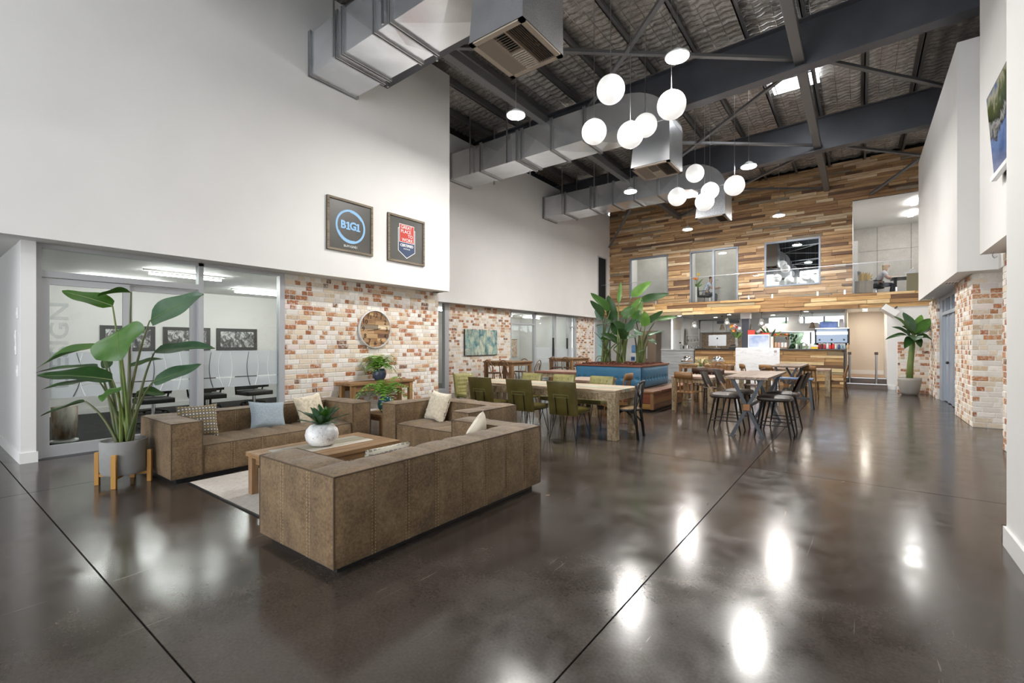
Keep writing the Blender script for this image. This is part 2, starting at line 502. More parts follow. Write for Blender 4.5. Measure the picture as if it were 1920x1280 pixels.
# second brick wall, the glazing after it and the third brick wall
wb2 = struct('wall_left', MB().box(XB2 - .12, XB2, 9.97, 13.06, 0, 2.70), m_mortar, 'second whitewashed brick wall with teal abstract painting')
bricks(wb2, (XB2, 9.97, 0), (0, 1, 0), (1, 0, 0), 3.09, 0, 2.70, 0, 5)
wb3 = struct('wall_left', MB().box(XB2 - .12, XB2, 17.8, 19.45, 0, 2.70), m_mortar, 'third narrow brick wall beside the big planter')
bricks(wb3, (XB2, 17.8, 0), (0, 1, 0), (1, 0, 0), 1.65, 0, 2.70, 0, 6)
win2 = thing('window_2', None, None); win2['kind'] = 'structure'; win2['label'] = 'grey framed glass front after second brick wall'
for y0, y1 in ((13.06, 13.1), (14.55, 14.66), (16.0, 16.12), (17.1, 17.18), (17.68, 17.8)): frame_member(win2, y0, y1, 0, 2.70, XB2, name='post')
frame_member(win2, 13.1, 17.68, 2.63, 2.70, XB2, name='head_rail')
frame_member(win2, 13.1, 14.55, 2.2, 2.26, XB2, name='transom'); frame_member(win2, 17.18, 17.68, 2.2, 2.26, XB2, name='transom')
for y0, y1 in ((13.1, 14.55), (14.66, 16.0), (16.12, 17.1), (17.18, 17.68)):
    MB().box(XB2 - .045, XB2 - .036, y0, y1, .02, 2.63).build('pane', m_glassg, win2)
    if y0 > 14: frost_band(win2, y0, y1, XB2 - .034)
    frame_member(win2, y0, y1, 0, .09, XB2, name='sill')
MB().box(XB2 - .02, XB2 + .035, 15.88, 15.93, 1.0, 1.75).build('pull_handle', m_black, win2)
MB().box(XB2 - .02, XB2 + .035, 17.0, 17.04, 1.3, 1.75).build('pull_handle', m_black, win2)
win3 = thing('window_3', None, None); win3['kind'] = 'structure'; win3['label'] = 'narrow grey framed glass strip between two brick walls'
frame_member(win3, 9.80, 9.97, 0, 2.70, XB2, name='post'); frame_member(win3, 8.0, 8.1, 0, 2.70, XB2, name='post')
MB().box(XB2 - .045, XB2 - .036, 8.1, 9.80, .02, 2.70).build('pane', m_glassg, win3)
frame_member(win3, 8.1, 9.8, 0, .16, XB2, name='sill')
struct('wall_left', MB().box(-12.9, -12.8, 8.1, 21.5, 0, 2.70), m_wall, 'white rear wall of the rooms in second bay')
struct('wall_left', MB().box(-12.8, -10.05, 13.0, 13.1, 0, 2.70), m_wall, 'white partition between the second bay rooms')
struct('wall_left', MB().box(-12.8, -10.05, 17.6, 17.7, 0, 2.70), m_wall, 'white partition behind third brick wall')

# ================================================================== right side
XR = 1.35
struct('wall_right', MB().box(.85, 1.1, -7, 4.83, 0, 8.05), m_wall, 'white wall at right edge of picture')
bb = MB().box(.83, .85, -7, 4.85, 0, .14); bb.box(.83, 1.1, 4.83, 4.85, 0, .14)
struct('baseboard_right', bb, m_trimw, 'white baseboard of the right edge wall')
struct('wall_right', MB().box(XR, 3.2, 4.9, 9.15, 2.72, 8.05), m_wall, 'white overhanging wall carrying the television')
struct('wall_right', MB().box(XR, 3.2, 11.05, 17.65, 2.72, 6.70), m_wall, 'white overhanging box above the blue doors')
struct('wall_right', MB().box(XR + .5, 3.2, 9.15, 11.05, 2.72, 6.70), m_wall, 'white recessed wall between overhanging boxes')
struct('wall_right', MB().box(2.35, 2.5, 4.9, 19.5, 0, 2.72), m_wall, 'white recessed wall behind brick piers')
struct('wall_right', MB().box(2.9, 3.2, 17.65, 21, 2.72, 8.0), m_wall, 'white wall above the far right corner')
ca = struct('wall_right', MB().box(1.60, 2.35, 11.47, 13.32, 0, 2.72), m_mortar, 'nearest full brick pier right of the blue doors')
bricks(ca, (1.60, 11.47, 0), (1, 0, 0), (0, -1, 0), .75, 0, 2.72, 120, 21)
bricks(ca, (1.60, 11.47, 0), (0, 1, 0), (-1, 0, 0), 1.85, 0, 2.72, 0, 22)
cb = struct('wall_right', MB().box(1.66, 2.35, 16.9, 18.55, 0, 2.72), m_mortar, 'far brick pier left of the blue doors')
bricks(cb, (1.66, 16.9, 0), (1, 0, 0), (0, -1, 0), .5, 0, 2.72, 60, 23)
bricks(cb, (1.66, 16.9, 0), (0, 1, 0), (-1, 0, 0), 1.65, 0, 2.72, 0, 24)
cc = struct('wall_right', MB().box(1.60, 2.35, 4.9, 9.27, 0, 2.72), m_mortar, 'brick pier peeping past the right edge wall')
bricks(cc, (1.60, 8.0, 0), (0, 1, 0), (-1, 0, 0), 1.27, 0, 2.72, 0, 25)
chw = struct('wall_right', MB().box(.93, 1.66, 18.5, 18.75, 0, 1.56), m_mortar, 'waist high brick wall behind the potted banana plant')
bricks(chw, (.93, 18.5, 0), (1, 0, 0), (0, -1, 0), .73, 0, 1.56, 80, 26)
struct('wall_right', MB().box(.72, 2.4, 19.52, 19.7, 0, 2.7), m_wall, 'white wall behind the banana plant')
bb = MB().box(.72, .93, 19.5, 19.52, 0, .14)
struct('baseboard_right', bb, m_trimw, 'white baseboard beside the steps')
# blue-grey double door
m_blue = plain('blue_grey_enamel', (.34,.385,.45), .35, .15)
d3 = thing('door_3', None, None); d3['kind'] = 'structure'; d3['label'] = 'tall blue grey panelled double door between brick piers'
for y0, y1, z0, z1, nm in ((16.4, 16.9, 0, 2.72, 'jamb'), (13.32, 13.5, 0, 2.72, 'jamb'), (13.5, 16.4, 2.62, 2.72, 'head_rail'), (13.5, 16.4, 2.22, 2.30, 'transom'), (14.9, 15.02, 2.30, 2.62, 'mullion'), (15.85, 15.97, 2.30, 2.62, 'mullion')):
    MB().box(1.72, 1.86, y0, y1, z0, z1).build(nm, m_blue, d3)
for y0, y1 in ((13.52, 14.94), (14.96, 16.38)):
    lf = MB().box(1.78, 1.84, y0, y1, .02, 2.22).build('leaf', m_blue, d3)
    MB().box(1.75, 1.785, y0, y0 + .12, .02, 2.22).build('stile', m_blue, lf)
    MB().box(1.75, 1.785, y1 - .12, y1, .02, 2.22).build('stile', m_blue, lf)
    MB().box(1.75, 1.785, (y0 + y1) / 2 - .05, (y0 + y1) / 2 + .05, .02, 2.22).build('stile', m_blue, lf)
MB().ball((1.72, 15.5, 1.02), .035, 10, 6).build('lock', m_black, d3, smooth=True)
for z in (.3, 1.0, 1.7): MB().box(1.725, 1.76, 13.5, 13.53, z, z + .12).build('hinge', m_blue, d3)
MB().box(1.80, 1.81, 13.5, 16.4, 2.30, 2.62).build('pane', m_glassg, d3)
# ================================================================== timber wall at the far end
YW, YB = 20.6, 19.5
m_plank_o = wood('reclaimed_board', (.42,.32,.22), (1.0,.92,.80), 0, 2.6, .6, True, 'Position', 'obj', contrast=(.25,.7))
m_plank_f = wood('reclaimed_board_far', (.42,.32,.22), (1.0,.92,.80), 0, 2.6, .6, False, 'Position', 'face', contrast=(.25,.7))
cube_me = {}
def cube_mesh(mat):
    if mat.name not in cube_me:
        m = MB().box(0, 1, 0, 1, 0, 1).mesh('plank'); m.materials.append(mat); cube_me[mat.name] = m
    return cube_me[mat.name]
def subtract(r, holes):
    rs = [r]
    for hx0, hx1, hz0, hz1 in holes:
        o = []
        for a, b, c, d in rs:
            if b <= hx0 or a >= hx1 or d <= hz0 or c >= hz1: o.append((a, b, c, d)); continue
            if a < hx0: o.append((a, hx0, c, d))
            if b > hx1: o.append((hx1, b, c, d))
            a2, b2 = max(a, hx0), min(b, hx1)
            if c < hz0: o.append((a2, b2, c, hz0))
            if d > hz1: o.append((a2, b2, hz1, d))
        rs = o
    return [q for q in rs if q[1] - q[0] > .02 and q[3] - q[2] > .015]
def plank_col(rg, warm=0):
    k = rg.random()
    if k < .42: c = rg.choice([(.66,.46,.27),(.70,.51,.31),(.60,.41,.23)])
    elif k < .68: c = rg.choice([(.40,.25,.14),(.45,.29,.17)])
    elif k < .84: c = rg.choice([(.86,.70,.52),(.92,.79,.62)])
    elif k < .92: c = (.40,.36,.30)
    else: c = (.20,.12,.08)
    f = rg.uniform(.9, 1.1) * (1.02 if warm else 1)
    if warm: c = (c[0], c[1] * .97, c[2] * .80)
    return tuple(min(.95, x * f) for x in c)
def planks(root, x0, x1, z0, z1, Y, holes=(), rh=(.075, .125), ln=(.35, 1.9), n_obj=300, seed=1, warm=0, depth=(.008, .085), top=None):
    rg = random.Random(seed); z = z0; out = []
    while z < z1 - .03:
        h = min(rg.uniform(*rh), z1 - z)
        x = x0 - rg.uniform(0, .8)
        while x < x1:
            l = rg.uniform(*ln)
            a, b = max(x, x0), min(x + l - .009, x1)
            if b - a > .03:
                d = rg.uniform(*depth); col = plank_col(rg, warm)
                zz1 = z + h - .008
                if top: zz1 = min(zz1, top((a + b) / 2))
                if zz1 > z + .02:
                    for q in subtract((a, b, z, zz1), holes): out.append((*q, d, col))
            x += l
        z += h
    out.sort(key=lambda q: -(q[1] - q[0]) * (q[3] - q[2]))
    me = cube_mesh(m_plank_o)
    for a, b, c, d, dp, col in out[:n_obj]:
        o = bpy.data.objects.new('plank', me); C.objects.link(o); o.parent = root
        o.location = (a, Y - dp, c); o.scale = (b - a, dp, d - c); o.color = (*col, 1)
    if out[n_obj:]:
        mb = MB()
        for a, b, c, d, dp, col in out[n_obj:]: mb.box(a, b, Y - dp, Y, c, d, col)
        mb.build('small_boards', m_plank_f, root, kind='stuff', label='small reclaimed boards of the same wall')
holes = [(-8.60, -6.80, 3.66, 5.48), (-5.86, -3.95, 3.2, 5.48), (-3.01, -1.16, 3.73, 5.49), (-.21, 2.9, 3.2, 6.64)]
mb = MB()
for q in subtract((X2, 2.9, 3.0, 8.05), holes): mb.box(q[0], q[1], YW, YW + .12, q[2], q[3])
wb_ = struct('wall_back', mb, plain('dark_batten', (.05,.035,.025), .8), 'reclaimed timber board wall above the balcony')
planks(wb_, X2, 2.9, 3.15, 8.1, YW, holes, n_obj=300, seed=9, top=lambda x: 8.08 + .022 * x)
# balcony slab, fascia and glass balustrade
ZB, ZT = 2.72, 3.20
fs = struct('trim_3', MB().box(X2, 2.9, YB, YB + .1, ZB, ZT), plain('fascia_core', (.06,.04,.03), .8), 'pale reclaimed board fascia of the balcony')
planks(fs, X2, 2.9, ZB - .02, ZT, YB, (), (.09, .14), (.5, 2.2), 80, 15, warm=1, depth=(.015, .07))
struct('floor', MB().box(X2, 2.9, YB + .1, 26, ZT - .12, ZT - .02), m_dark, 'upper level floor behind the balcony')
struct('ceiling', MB().box(-9.9, 2.4, YB + .1, 24.6, ZB, ZB + .06), m_soffit, 'white ceiling over the bar')
m_balg = glassy('low_iron_glass', (.985,.99,.99), 1.22)
bal = thing('glass_balustrade', 'clear frameless glass balustrade along the balcony edge', 'balustrade', (0, YB + .12, ZT))
xsb = [X2 + .02, -7.4, -5.2, -3.0, -.8, 1.34]
for a, b in zip(xsb[:-1], xsb[1:]):
    MB().box(a + .01, b - .01, -.006, .006, .03, 1.02).build('pane', m_balg, bal)
    for f in (.18, .82):
        x = a + (b - a) * f
        sp = MB(); sp.box(x - .03, x + .03, -.05, .03, -.01, .015); sp.box(x - .022, x + .022, -.03, .03, .015, .15)
        sp.build('spigot', m_chrome, bal)
MB().box(X2 + .02, 1.34, -.008, .008, 1.02, 1.035).build('top_rail', m_brushed, bal)
# windows of the upper rooms
m_aluup = plain('slate_blue_frame', (.24,.265,.31), .4, .2)
def upper_window(n, x0, x1, z0, z1, label, split=False):
    w_ = thing('window_%d' % n, None, None); w_['kind'] = 'structure'; w_['label'] = label
    y0, y1 = YW - .06, YW + .1; t = .06
    MB().box(x0, x0 + t, y0, y1, z0, z1).build('frame_side', m_aluup, w_); MB().box(x1 - t, x1, y0, y1, z0, z1).build('frame_side', m_aluup, w_)
    MB().box(x0 + t, x1 - t, y0, y1, z1 - t, z1).build('frame_head', m_aluup, w_); MB().box(x0 + t, x1 - t, y0, y1, z0, z0 + t).build('frame_sill', m_aluup, w_)
    if split:
        xm = (x0 + x1) / 2
        MB().box(xm - .04, xm + .04, y0 + .02, y1 - .03, z0 + t, z1 - t).build('mullion', m_aluup, w_)
        MB().box(x0 + t, xm - .04, YW, YW + .012, z0 + t, z1 - t).build('pane', m_glass, w_); MB().box(xm + .04, x1 - t, YW, YW + .012, z0 + t, z1 - t).build('pane', m_glass, w_)
        MB().bar((xm + .06, y0, 4.18), (xm + .2, y0, 4.18), .025).build('lever_handle', m_chrome, w_)
    else: MB().box(x0 + t, x1 - t, YW, YW + .012, z0 + t, z1 - t).build('pane', m_mirror if n == 6 else m_glass, w_)
m_mirror = NT('tinted_reflective_glass').set(col=(.50,.53,.54), rough=.01, metal=1.0).m
upper_window(4, -8.60, -6.80, 3.66, 5.48, 'grey framed window nearest the left wall upstairs')
upper_window(5, -5.86, -3.95, 3.2, 5.48, 'grey framed glass double door upstairs', True)
upper_window(6, -3.01, -1.16, 3.73, 5.49, 'dark mirroring window upstairs beside the open office')
# upstairs rooms
def panel_mat():
    t = NT('raw_cement_sheet'); v = t.coords('Position')
    t.set(col=t.mix(.4, t.ramp(t.noise(v, 2.2, 6, .65), [(.3, (.40,.385,.35)), (.7, (.56,.54,.50))]), t.ramp(t.noise(v, 30, 4, .7), [(.3, (.38,.36,.33)), (.7, (.58,.56,.52))])), rough=.75); return t.m
m_cement = panel_mat()
wbk = struct('wall_back', MB().box(X2, 2.9, 25.9, 26.0, 3.1, 6.75), m_dark, 'cement sheet rear wall of the upstairs rooms')
for k in range(11):
    for z0, z1 in ((3.18, 5.6), (5.61, 6.7)): MB().box(-9.55 + k * 1.13, -9.55 + (k + 1) * 1.13 - .012, 25.88, 25.9, z0, z1).build('panel', m_cement, wbk)
struct('ceiling', MB().box(X2, 2.9, YW + .1, 26.0, 6.64, 6.72), m_soffit, 'white ceiling of the upstairs office')
struct('wall_right', MB().box(2.8, 2.9, YW + .1, 25.9, 3.1, 6.7), m_wall, 'white side wall of the upstairs office')
struct('wall_back', MB().box(-.32, -.22, YW + .12, 25.9, 3.1, 6.7), m_wall, 'white partition of the upstairs office')
struct('wall_back', MB().box(-3.55, -3.45, YW + .12, 23.0, 3.1, 6.7), m_cement, 'grey partition behind the upstairs glass door')
struct('wall_back', MB().box(-9.3, -9.2, YW + .12, 23.0, 3.1, 6.7), m_wall, 'white partition behind the left upstairs window')
struct('wall_back', MB().box(-9.3, -.32, 23.0, 23.1, 3.1, 6.7), m_cement, 'pale cement wall close behind the upstairs windows')
struct('wall_back', MB().box(-6.4, -6.3, YW + .12, 23.0, 3.1, 6.7), m_wall, 'white partition between two upstairs windows')
# doorway upstairs in the left wall; a black sheet stands in for the shade inside
dr = thing('door_4', None, None); dr['kind'] = 'structure'; dr['label'] = 'doorway at the balcony end, its dark opening a black sheet'
MB().box(X2, X2 + .006, 19.32, 20.1, ZT, 5.5).build('opening', m_dark, dr)
MB().box(X2, X2 + .03, 20.1, 20.17, ZT, 5.55).build('jamb', m_alu, dr); MB().box(X2, X2 + .03, 19.27, 19.32, ZT, 5.55).build('jamb', m_alu, dr); MB().box(X2, X2 + .03, 19.32, 20.1, 5.5, 5.55).build('head', m_alu, dr)

# ================================================================== roof
struct('wall_back', MB().box(X2, 3.4, YW + .13, YW + .3, 7.6, 8.5), m_dark, 'closing board blackened to read as the shaded gap above timber wall')  # closes off the sky; its black stands in for shade in the gap
struct('wall_left', MB().box(X2 - .9, X2 - .25, -7, YW + .3, 7.3, 8.5), m_dark, 'eaves closure blackened to read as shade above the left walls')  # black put in for the shaded gap between left wall tops and roof
struct('wall_right', MB().box(3.2, 3.4, -7, YW + .3, 2.7, 8.5), m_dark, 'eaves closure blackened to read as shade beyond the right boxes')  # closes the right side gap; black colour stands for the shade there
def zr(x): return 8.28 + .022 * x
def foil_mat():
    t = NT('silver_foil_blanket'); v = t.coords('Position', (1, 1, 1))
    n = t.noise(v, 9, 5, .7, 1.0); n2 = t.noise(t.coords('Position', (2.2, 16, 1)), 3.0, 4, .7, .5)
    t.set(col=t.mix(.5, t.ramp(n, [(.3, (.30,.285,.27)), (.7, (.88,.86,.83))]), t.ramp(n2, [(.35, (.20,.185,.17)), (.68, (.92,.89,.85))])), metal=.62, rough=.24)
    t.bump(n2, .6, .03)
    return t.m
m_foil = foil_mat()
rgf = random.Random(3); sag = [[rgf.uniform(0, 1) for _ in range(60)] for _ in range(200)]
def roof_fn(u, v):
    x = -11 + 14.5 * u; y = -7 + 28.0 * v
    k = y / .175; i = int(k) % 200; f = k - math.floor(k)
    s = math.sin(PI * f) ** .8
    j = (u * 46) % 1
    b = .05 + .045 * sag[i][int(u * 46) % 60]
    return (x, y, zr(x) - s * b * (.55 + .45 * math.sin(PI * j)))
foil = struct('ceiling', MB().grid(roof_fn, 184, 800), m_foil, 'rippled silver foil roof insulation', smooth=True)
struct('ceiling', MB().box(-11, 3.5, -7, 21, 8.42, 8.5), m_dark, 'roof sheeting above the insulation')
# wire mesh under the blanket, fine lines only
mb = MB()
for k in range(36):
    x = -9.8 + k * .3
    mb.box(x - .004, x + .004, -2, 20.5, zr(x) - .075, zr(x) - .069)
mb.build('safety_mesh', m_gal, foil, kind='stuff', label='thin wire mesh under the foil')
RAF = [1.0, 6.0, 11.0, 16.0]
def rt(x): return 8.01 + .02 * x
def rb(x): return 7.06 + .033 * x
for k, y in enumerate(RAF):
    r_ = thing('roof_rafter', ['dark steel roof rafter nearest the camera overhead', 'dark steel roof rafter behind the first duct', 'dark steel roof rafter above the globe lamps',
                              'dark steel roof rafter nearest the timber wall'][k], 'rafter', (0, y, 7))
    xa, xb = X2 - .2, 3.4
    def sl(z0a, z0b, z1a, z1b, y0, y1):
        m = MB(); m.add([(xa,y0,z0a),(xb,y0,z0b),(xb,y1,z0b),(xa,y1,z0a),(xa,y0,z1a),(xb,y0,z1b),(xb,y1,z1b),(xa,y1,z1a)], [(3,2,1,0),(4,5,6,7),(0,1,5,4),(1,2,6,5),(2,3,7,6),(3,0,4,7)]); return m
    f = .026
    sl(rb(xa), rb(xb), rb(xa) + f, rb(xb) + f, y - .14, y + .14).build('bottom_flange', m_steel, r_, world=True)
    sl(rt(xa) - f, rt(xb) - f, rt(xa), rt(xb), y - .14, y + .14).build('top_flange', m_steel, r_, world=True)
    sl(rb(xa) + f, rb(xb) + f, rt(xa) - f, rt(xb) - f, y - .012, y + .012).build('web', m_steel, r_, world=True)
# purlins
pxs = [-10.1 + 1.02 * i for i in range(13)]
for k, x in enumerate(pxs):
    m = MB(); z = rt(x)
    m.box(x - .012, x + .012, -7, YW, z, z + .2); m.box(x - .012, x + .075, -7, YW, z, z + .014); m.box(x - .075, x + .012, -7, YW, z + .19, z + .2)
    ordn = ['first', 'second', 'third', 'fourth', 'fifth', 'sixth', 'seventh', 'eighth', 'ninth', 'tenth', 'eleventh', 'twelfth', 'thirteenth']
    one('roof_purlin', m, m_strut, 'grey steel roof purlin, %s from the left wall' % ordn[k], 'purlin', 'roof purlins')
# struts and bracing between the rafters
XN, XL, ZN, ZL = -.97, -6.3, 7.2, 7.05
one('roof_strut', MB().box(XN - .09, XN + .09, 1.0, YW, ZN - .09, ZN + .09), m_strut, 'square steel strut under the skylight running to the timber wall', 'strut', bevel=.01)
one('roof_strut', MB().box(XL - .09, XL + .09, 1.0, YW, ZL - .09, ZL + .09), m_strut, 'square steel strut crossing above the ducts', 'strut', bevel=.01)
rows = RAF + [YW - .05]
bl = {0: 'near', 1: 'second', 2: 'third', 3: 'far'}
for k in range(4):
    y0, y1 = rows[k], rows[k + 1]
    for a, b, za, zb, nm in ((XN, XL, ZN, ZL, 'falling away to the left'), (XL, XN, ZL, ZN, 'running away to the right')):
        one('roof_brace', MB().bar((a, y0 + .1, za), (b, y1 - .1, zb), .085, .06), m_strut, 'steel angle brace of the %s roof bay %s' % (bl[k], nm), 'brace')
    if k in (2, 3):
        one('roof_brace', MB().bar((XN + .3, y0 + .1, ZN), (2.8, y1 - .1, ZN + .1), .085, .06), m_strut, 'steel angle brace of the %s roof bay near right wall' % bl[k], 'brace')
one('roof_brace', MB().bar((2.6, 16.1, ZN + .1), (.3, YW - .1, 6.75), .085, .06), m_strut, 'steel angle brace in front of timber wall, right end', 'brace')
one('roof_brace', MB().bar((XL, 16.1, ZL), (X2 + .1, YW - .3, 6.1), .085, .06), m_strut, 'steel angle brace reaching the left wall corner', 'brace')
# skylight panels
m_sky = emit('daylit_roof_sheet', (.93,.97,1.0), 7.0)
for k, (x, y0, y1) in enumerate(((-1.3, 12.1, 13.9),)):
    s_ = thing('skylight', ['bright skylight strip next to the right roof strut', 'bright skylight strip above the second duct'][k], 'skylight', (x, y0, zr(x) - .21))
    MB().box(-.5, .5, 0, y1 - y0, 0, .02).build('panel', m_sky, s_)
    for xx in (-.44, .42): MB().box(xx, xx + .02, 0, y1 - y0, -.02, .03).build('edge_strip', m_strut, s_)
    MB().box(-.42, .42, (y1 - y0) * .58, (y1 - y0) * .58 + .08, -.015, -.002).build('edge_strip', m_strut, s_)

# ================================================================== air conditioning ducts
def duct(name, label, yn, yf, xl, joints, drop):
    zb, zt = 6.28, 7.02; xr = -4.03; yc = (yn + yf) / 2
    d_ = thing('air_duct', label, 'duct', (xl, yc, zb))
    m = MB(); m.box(xl, xr - .3, yn, yf, zb, zt); m.build('trunk', m_gal, d_, world=True)
    # cross broken panels: shallow creased pyramids on the near side and the underside
    edges = [xl + .03] + joints + [xr - .3]
    pm = MB()
    for a, b in zip(edges[:-1], edges[1:]):
        if b - a < .25: continue
        cx = (a + b) / 2
        pm.add([(a,yn,zb),(b,yn,zb),(b,yn,zt),(a,yn,zt),(cx,yn-.018,(zb+zt)/2)], [(0,1,4),(1,2,4),(2,3,4),(3,0,4)])
        pm.add([(a,yn,zb),(b,yn,zb),(b,yf,zb),(a,yf,zb),(cx,(yn+yf)/2,zb-.018)], [(1,0,4),(2,1,4),(3,2,4),(0,3,4)])
    pm.build('creased_panel', m_gal, d_, world=True)
    for k, x in enumerate([xl + .02] + joints):
        fl = MB(); t = .035
        for o_ in (0, .05):
            fl.box(x + o_ - .012, x + o_ + .012, yn - t, yf + t, zb - t, zb); fl.box(x + o_ - .012, x + o_ + .012, yn - t, yn, zb, zt + t); fl.box(x + o_ - .012, x + o_ + .012, yf, yf + t, zb, zt + t)
        fl.build('flange', m_galdark, d_, world=True)
    # hanger rods
    for x in (xl + .9, xl + 2.2):
        for y in (yn - .09, yf + .09): MB().box(x - .02, x + .02, y - .012, y + .012, zb - .05, 8.0).build('hanger', m_brushed, d_, world=True)
    # elbow and drop box
    a, b, zb2 = drop
    el = MB(); n = 10
    cx, cz, r = a, 6.35, 1.12
    pts = [(a - .3, zb), (a - .3, zt)] + [(a - .3 + (b - a + .3) * math.sin(PI / 2 * i / n), zt - .8 + .8 * math.cos(PI / 2 * i / n)) for i in range(1, n + 1)] + [(b, 6.2), (a, 6.2), (a - .1, 6.24)]
    el.prism([(p[0], p[1]) for p in pts], yn - .02, yf + .02, 'y')
    el.build('elbow', m_gal, d_, world=True)
    bx = MB(); i_ = .10
    bx.add([(a,yn,zb2),(b,yn,zb2),(b,yf,zb2),(a,yf,zb2),(a+i_,yn,6.21),(b,yn,6.21),(b,yf,6.21),(a+i_,yf,6.21)], [(4,5,6,7),(0,1,5,4),(1,2,6,5),(2,3,7,6),(3,0,4,7)])
    bx.build('drop_box', m_gal, d_, world=True)
    # four way diffuser
    rim = MB(); q = .07
    rim.box(a, b, yn, yn + q, zb2 - .02, zb2 + .01); rim.box(a, b, yf - q, yf, zb2 - .02, zb2 + .01); rim.box(a, a + q, yn, yf, zb2 - .02, zb2 + .01); rim.box(b - q, b, yn, yf, zb2 - .02, zb2 + .01)
    gr = rim.build('diffuser_frame', m_beige, d_, world=True)
    MB().box(a + .01, b - .01, yn + .01, yf - .01, zb2 + .05, zb2 + .06).build('backing', m_dark, d_, world=True)
    x0, x1, y0, y1 = a + q, b - q, yn + q, yf - q; xa, xb = x0 + (x1 - x0) * .36, x0 + (x1 - x0) * .64; ym = (y0 + y1) / 2
    for xx in (xa, xb): MB().box(xx - .012, xx + .012, y0, y1, zb2 - .015, zb2 + .03).build('divider', m_beige, d_, world=True)
    MB().box(xa, xb, ym - .012, ym + .012, zb2 - .015, zb2 + .03).build('divider', m_beige, d_, world=True)
    def slats(p0, p1, s0, s1, along, tilt):
        nn = 9
        for k in range(nn):
            t = p0 + (p1 - p0) * (k + .5) / nn; w_ = (p1 - p0) / nn * .62
            m_ = MB()
            if along == 'y': m_.add([(t-w_/2,s0,zb2-.005+tilt*.02),(t+w_/2,s0,zb2-.005-tilt*.02),(t+w_/2,s1,zb2-.005-tilt*.02),(t-w_/2,s1,zb2-.005+tilt*.02)], [(0,1,2,3)])
            else: m_.add([(s0,t-w_/2,zb2-.005+tilt*.02),(s0,t+w_/2,zb2-.005-tilt*.02),(s1,t+w_/2,zb2-.005-tilt*.02),(s1,t-w_/2,zb2-.005+tilt*.02)], [(0,1,2,3)])
            m_.build('louvre', m_beige, d_, world=True)
    slats(x0, xa, y0, y1, 'y', -1); slats(xb, x1, y0, y1, 'y', 1); slats(y0, ym, xa, xb, 'x', -1); slats(ym, y1, xa, xb, 'x', 1)
m_beige = plain('beige_register', (.40,.335,.27), .45)
duct('d', 'galvanised air duct nearest the camera over the lounge', 4.43, 5.36, X1, [-7.02, -6.85, -6.0, -5.62], (-4.03, -3.18, 5.33))
bpy.context.view_layer.update()
duct('d', 'middle galvanised air duct behind the near globe lamps', 9.70, 10.58, X2, [-8.4, -7.15, -7.0, -6.1, -5.2], (-4.03, -3.18, 5.33))
duct('d', 'farthest galvanised air duct in front of timber wall', 14.69, 15.6, X2, [-8.65, -7.6, -6.75, -6.0, -5.2], (-4.03, -3.18, 5.33))
# ================================================================== lounge
def leather_mat():
    t = NT('worn_brown_leather'); v = t.coords('Object')
    a = t.noise(v, 3.4, 6, .68, .5); b = t.noise(v, 48, 4, .7)
    c = t.ramp(a, [(.30, (.060,.037,.019)), (.5, (.145,.092,.046)), (.72, (.25,.168,.09))])
    c = t.mix(.35, c, t.ramp(b, [(.36, (.045,.028,.014)), (.62, (.29,.195,.105))]))
    t.set(col=c, rough=.62, spec=.32, sheen=.12); t.bump(t.noise(v, 130, 4, .6), .25, .003)
    return t.m
m_leather = leather_mat()
m_thread = plain('cream_thread', (.55,.42,.24), .8)
m_seam = plain('dark_piping', (.075,.045,.024), .6)
def prof(t, e=6): return 1 - abs(2 * t - 1) ** e
def pad_box(mb, x0, x1, y0, y1, z0, z1, n=(1,1,1), amp=.014, sub=7, wob=0, seed=0):
    rg = random.Random(seed)
    L = (x1 - x0, y1 - y0, z1 - z0); O = (x0, y0, z0)
    for ax in range(3):
        u, v = [i for i in range(3) if i != ax]
        nu, nv = max(2, sub * n[u]), max(2, sub * n[v])
        ph = [rg.uniform(.7, 1.25) for _ in range(n[u] * n[v] + 1)]
        for side in (0, 1):
            def fn(a, b):
                p = [0, 0, 0]
                p[u] = O[u] + L[u] * a; p[v] = O[v] + L[v] * b
                ia, ib = min(int(a * n[u]), n[u] - 1), min(int(b * n[v]), n[v] - 1)
                k = ph[ia * n[v] + ib]
                d = amp * k * prof(a * n[u] - ia) * prof(b * n[v] - ib)
                p[ax] = O[ax] + L[ax] * side + (d if side else -d)
                if wob and ax == 2 and side: p[2] += wob * (math.sin(p[0] * 7.3 + seed) + math.sin(p[1] * 5.1 + seed * 2)) * prof(a, 8) * prof(b, 8)
                return tuple(p)
            mb.grid(fn, nu, nv)
    return mb
def dashes(mb, p, q, nrm, side, gap=.013, step=.022):
    p = Vector(p); q = Vector(q); d = (q - p); L = d.length; d.normalize(); nrm = Vector(nrm); s = Vector(side)
    n = max(1, int(L / step))
    for k in range(n):
        a = p + d * (k + .2) * L / n; b = p + d * (k + .75) * L / n
        for sg in (-1, 1):
            o = s * gap * sg + nrm * .0085
            w_ = s * .0016
            mb.add([a + o - w_, a + o + w_, b + o + w_, b + o - w_], [(0,1,2,3)])
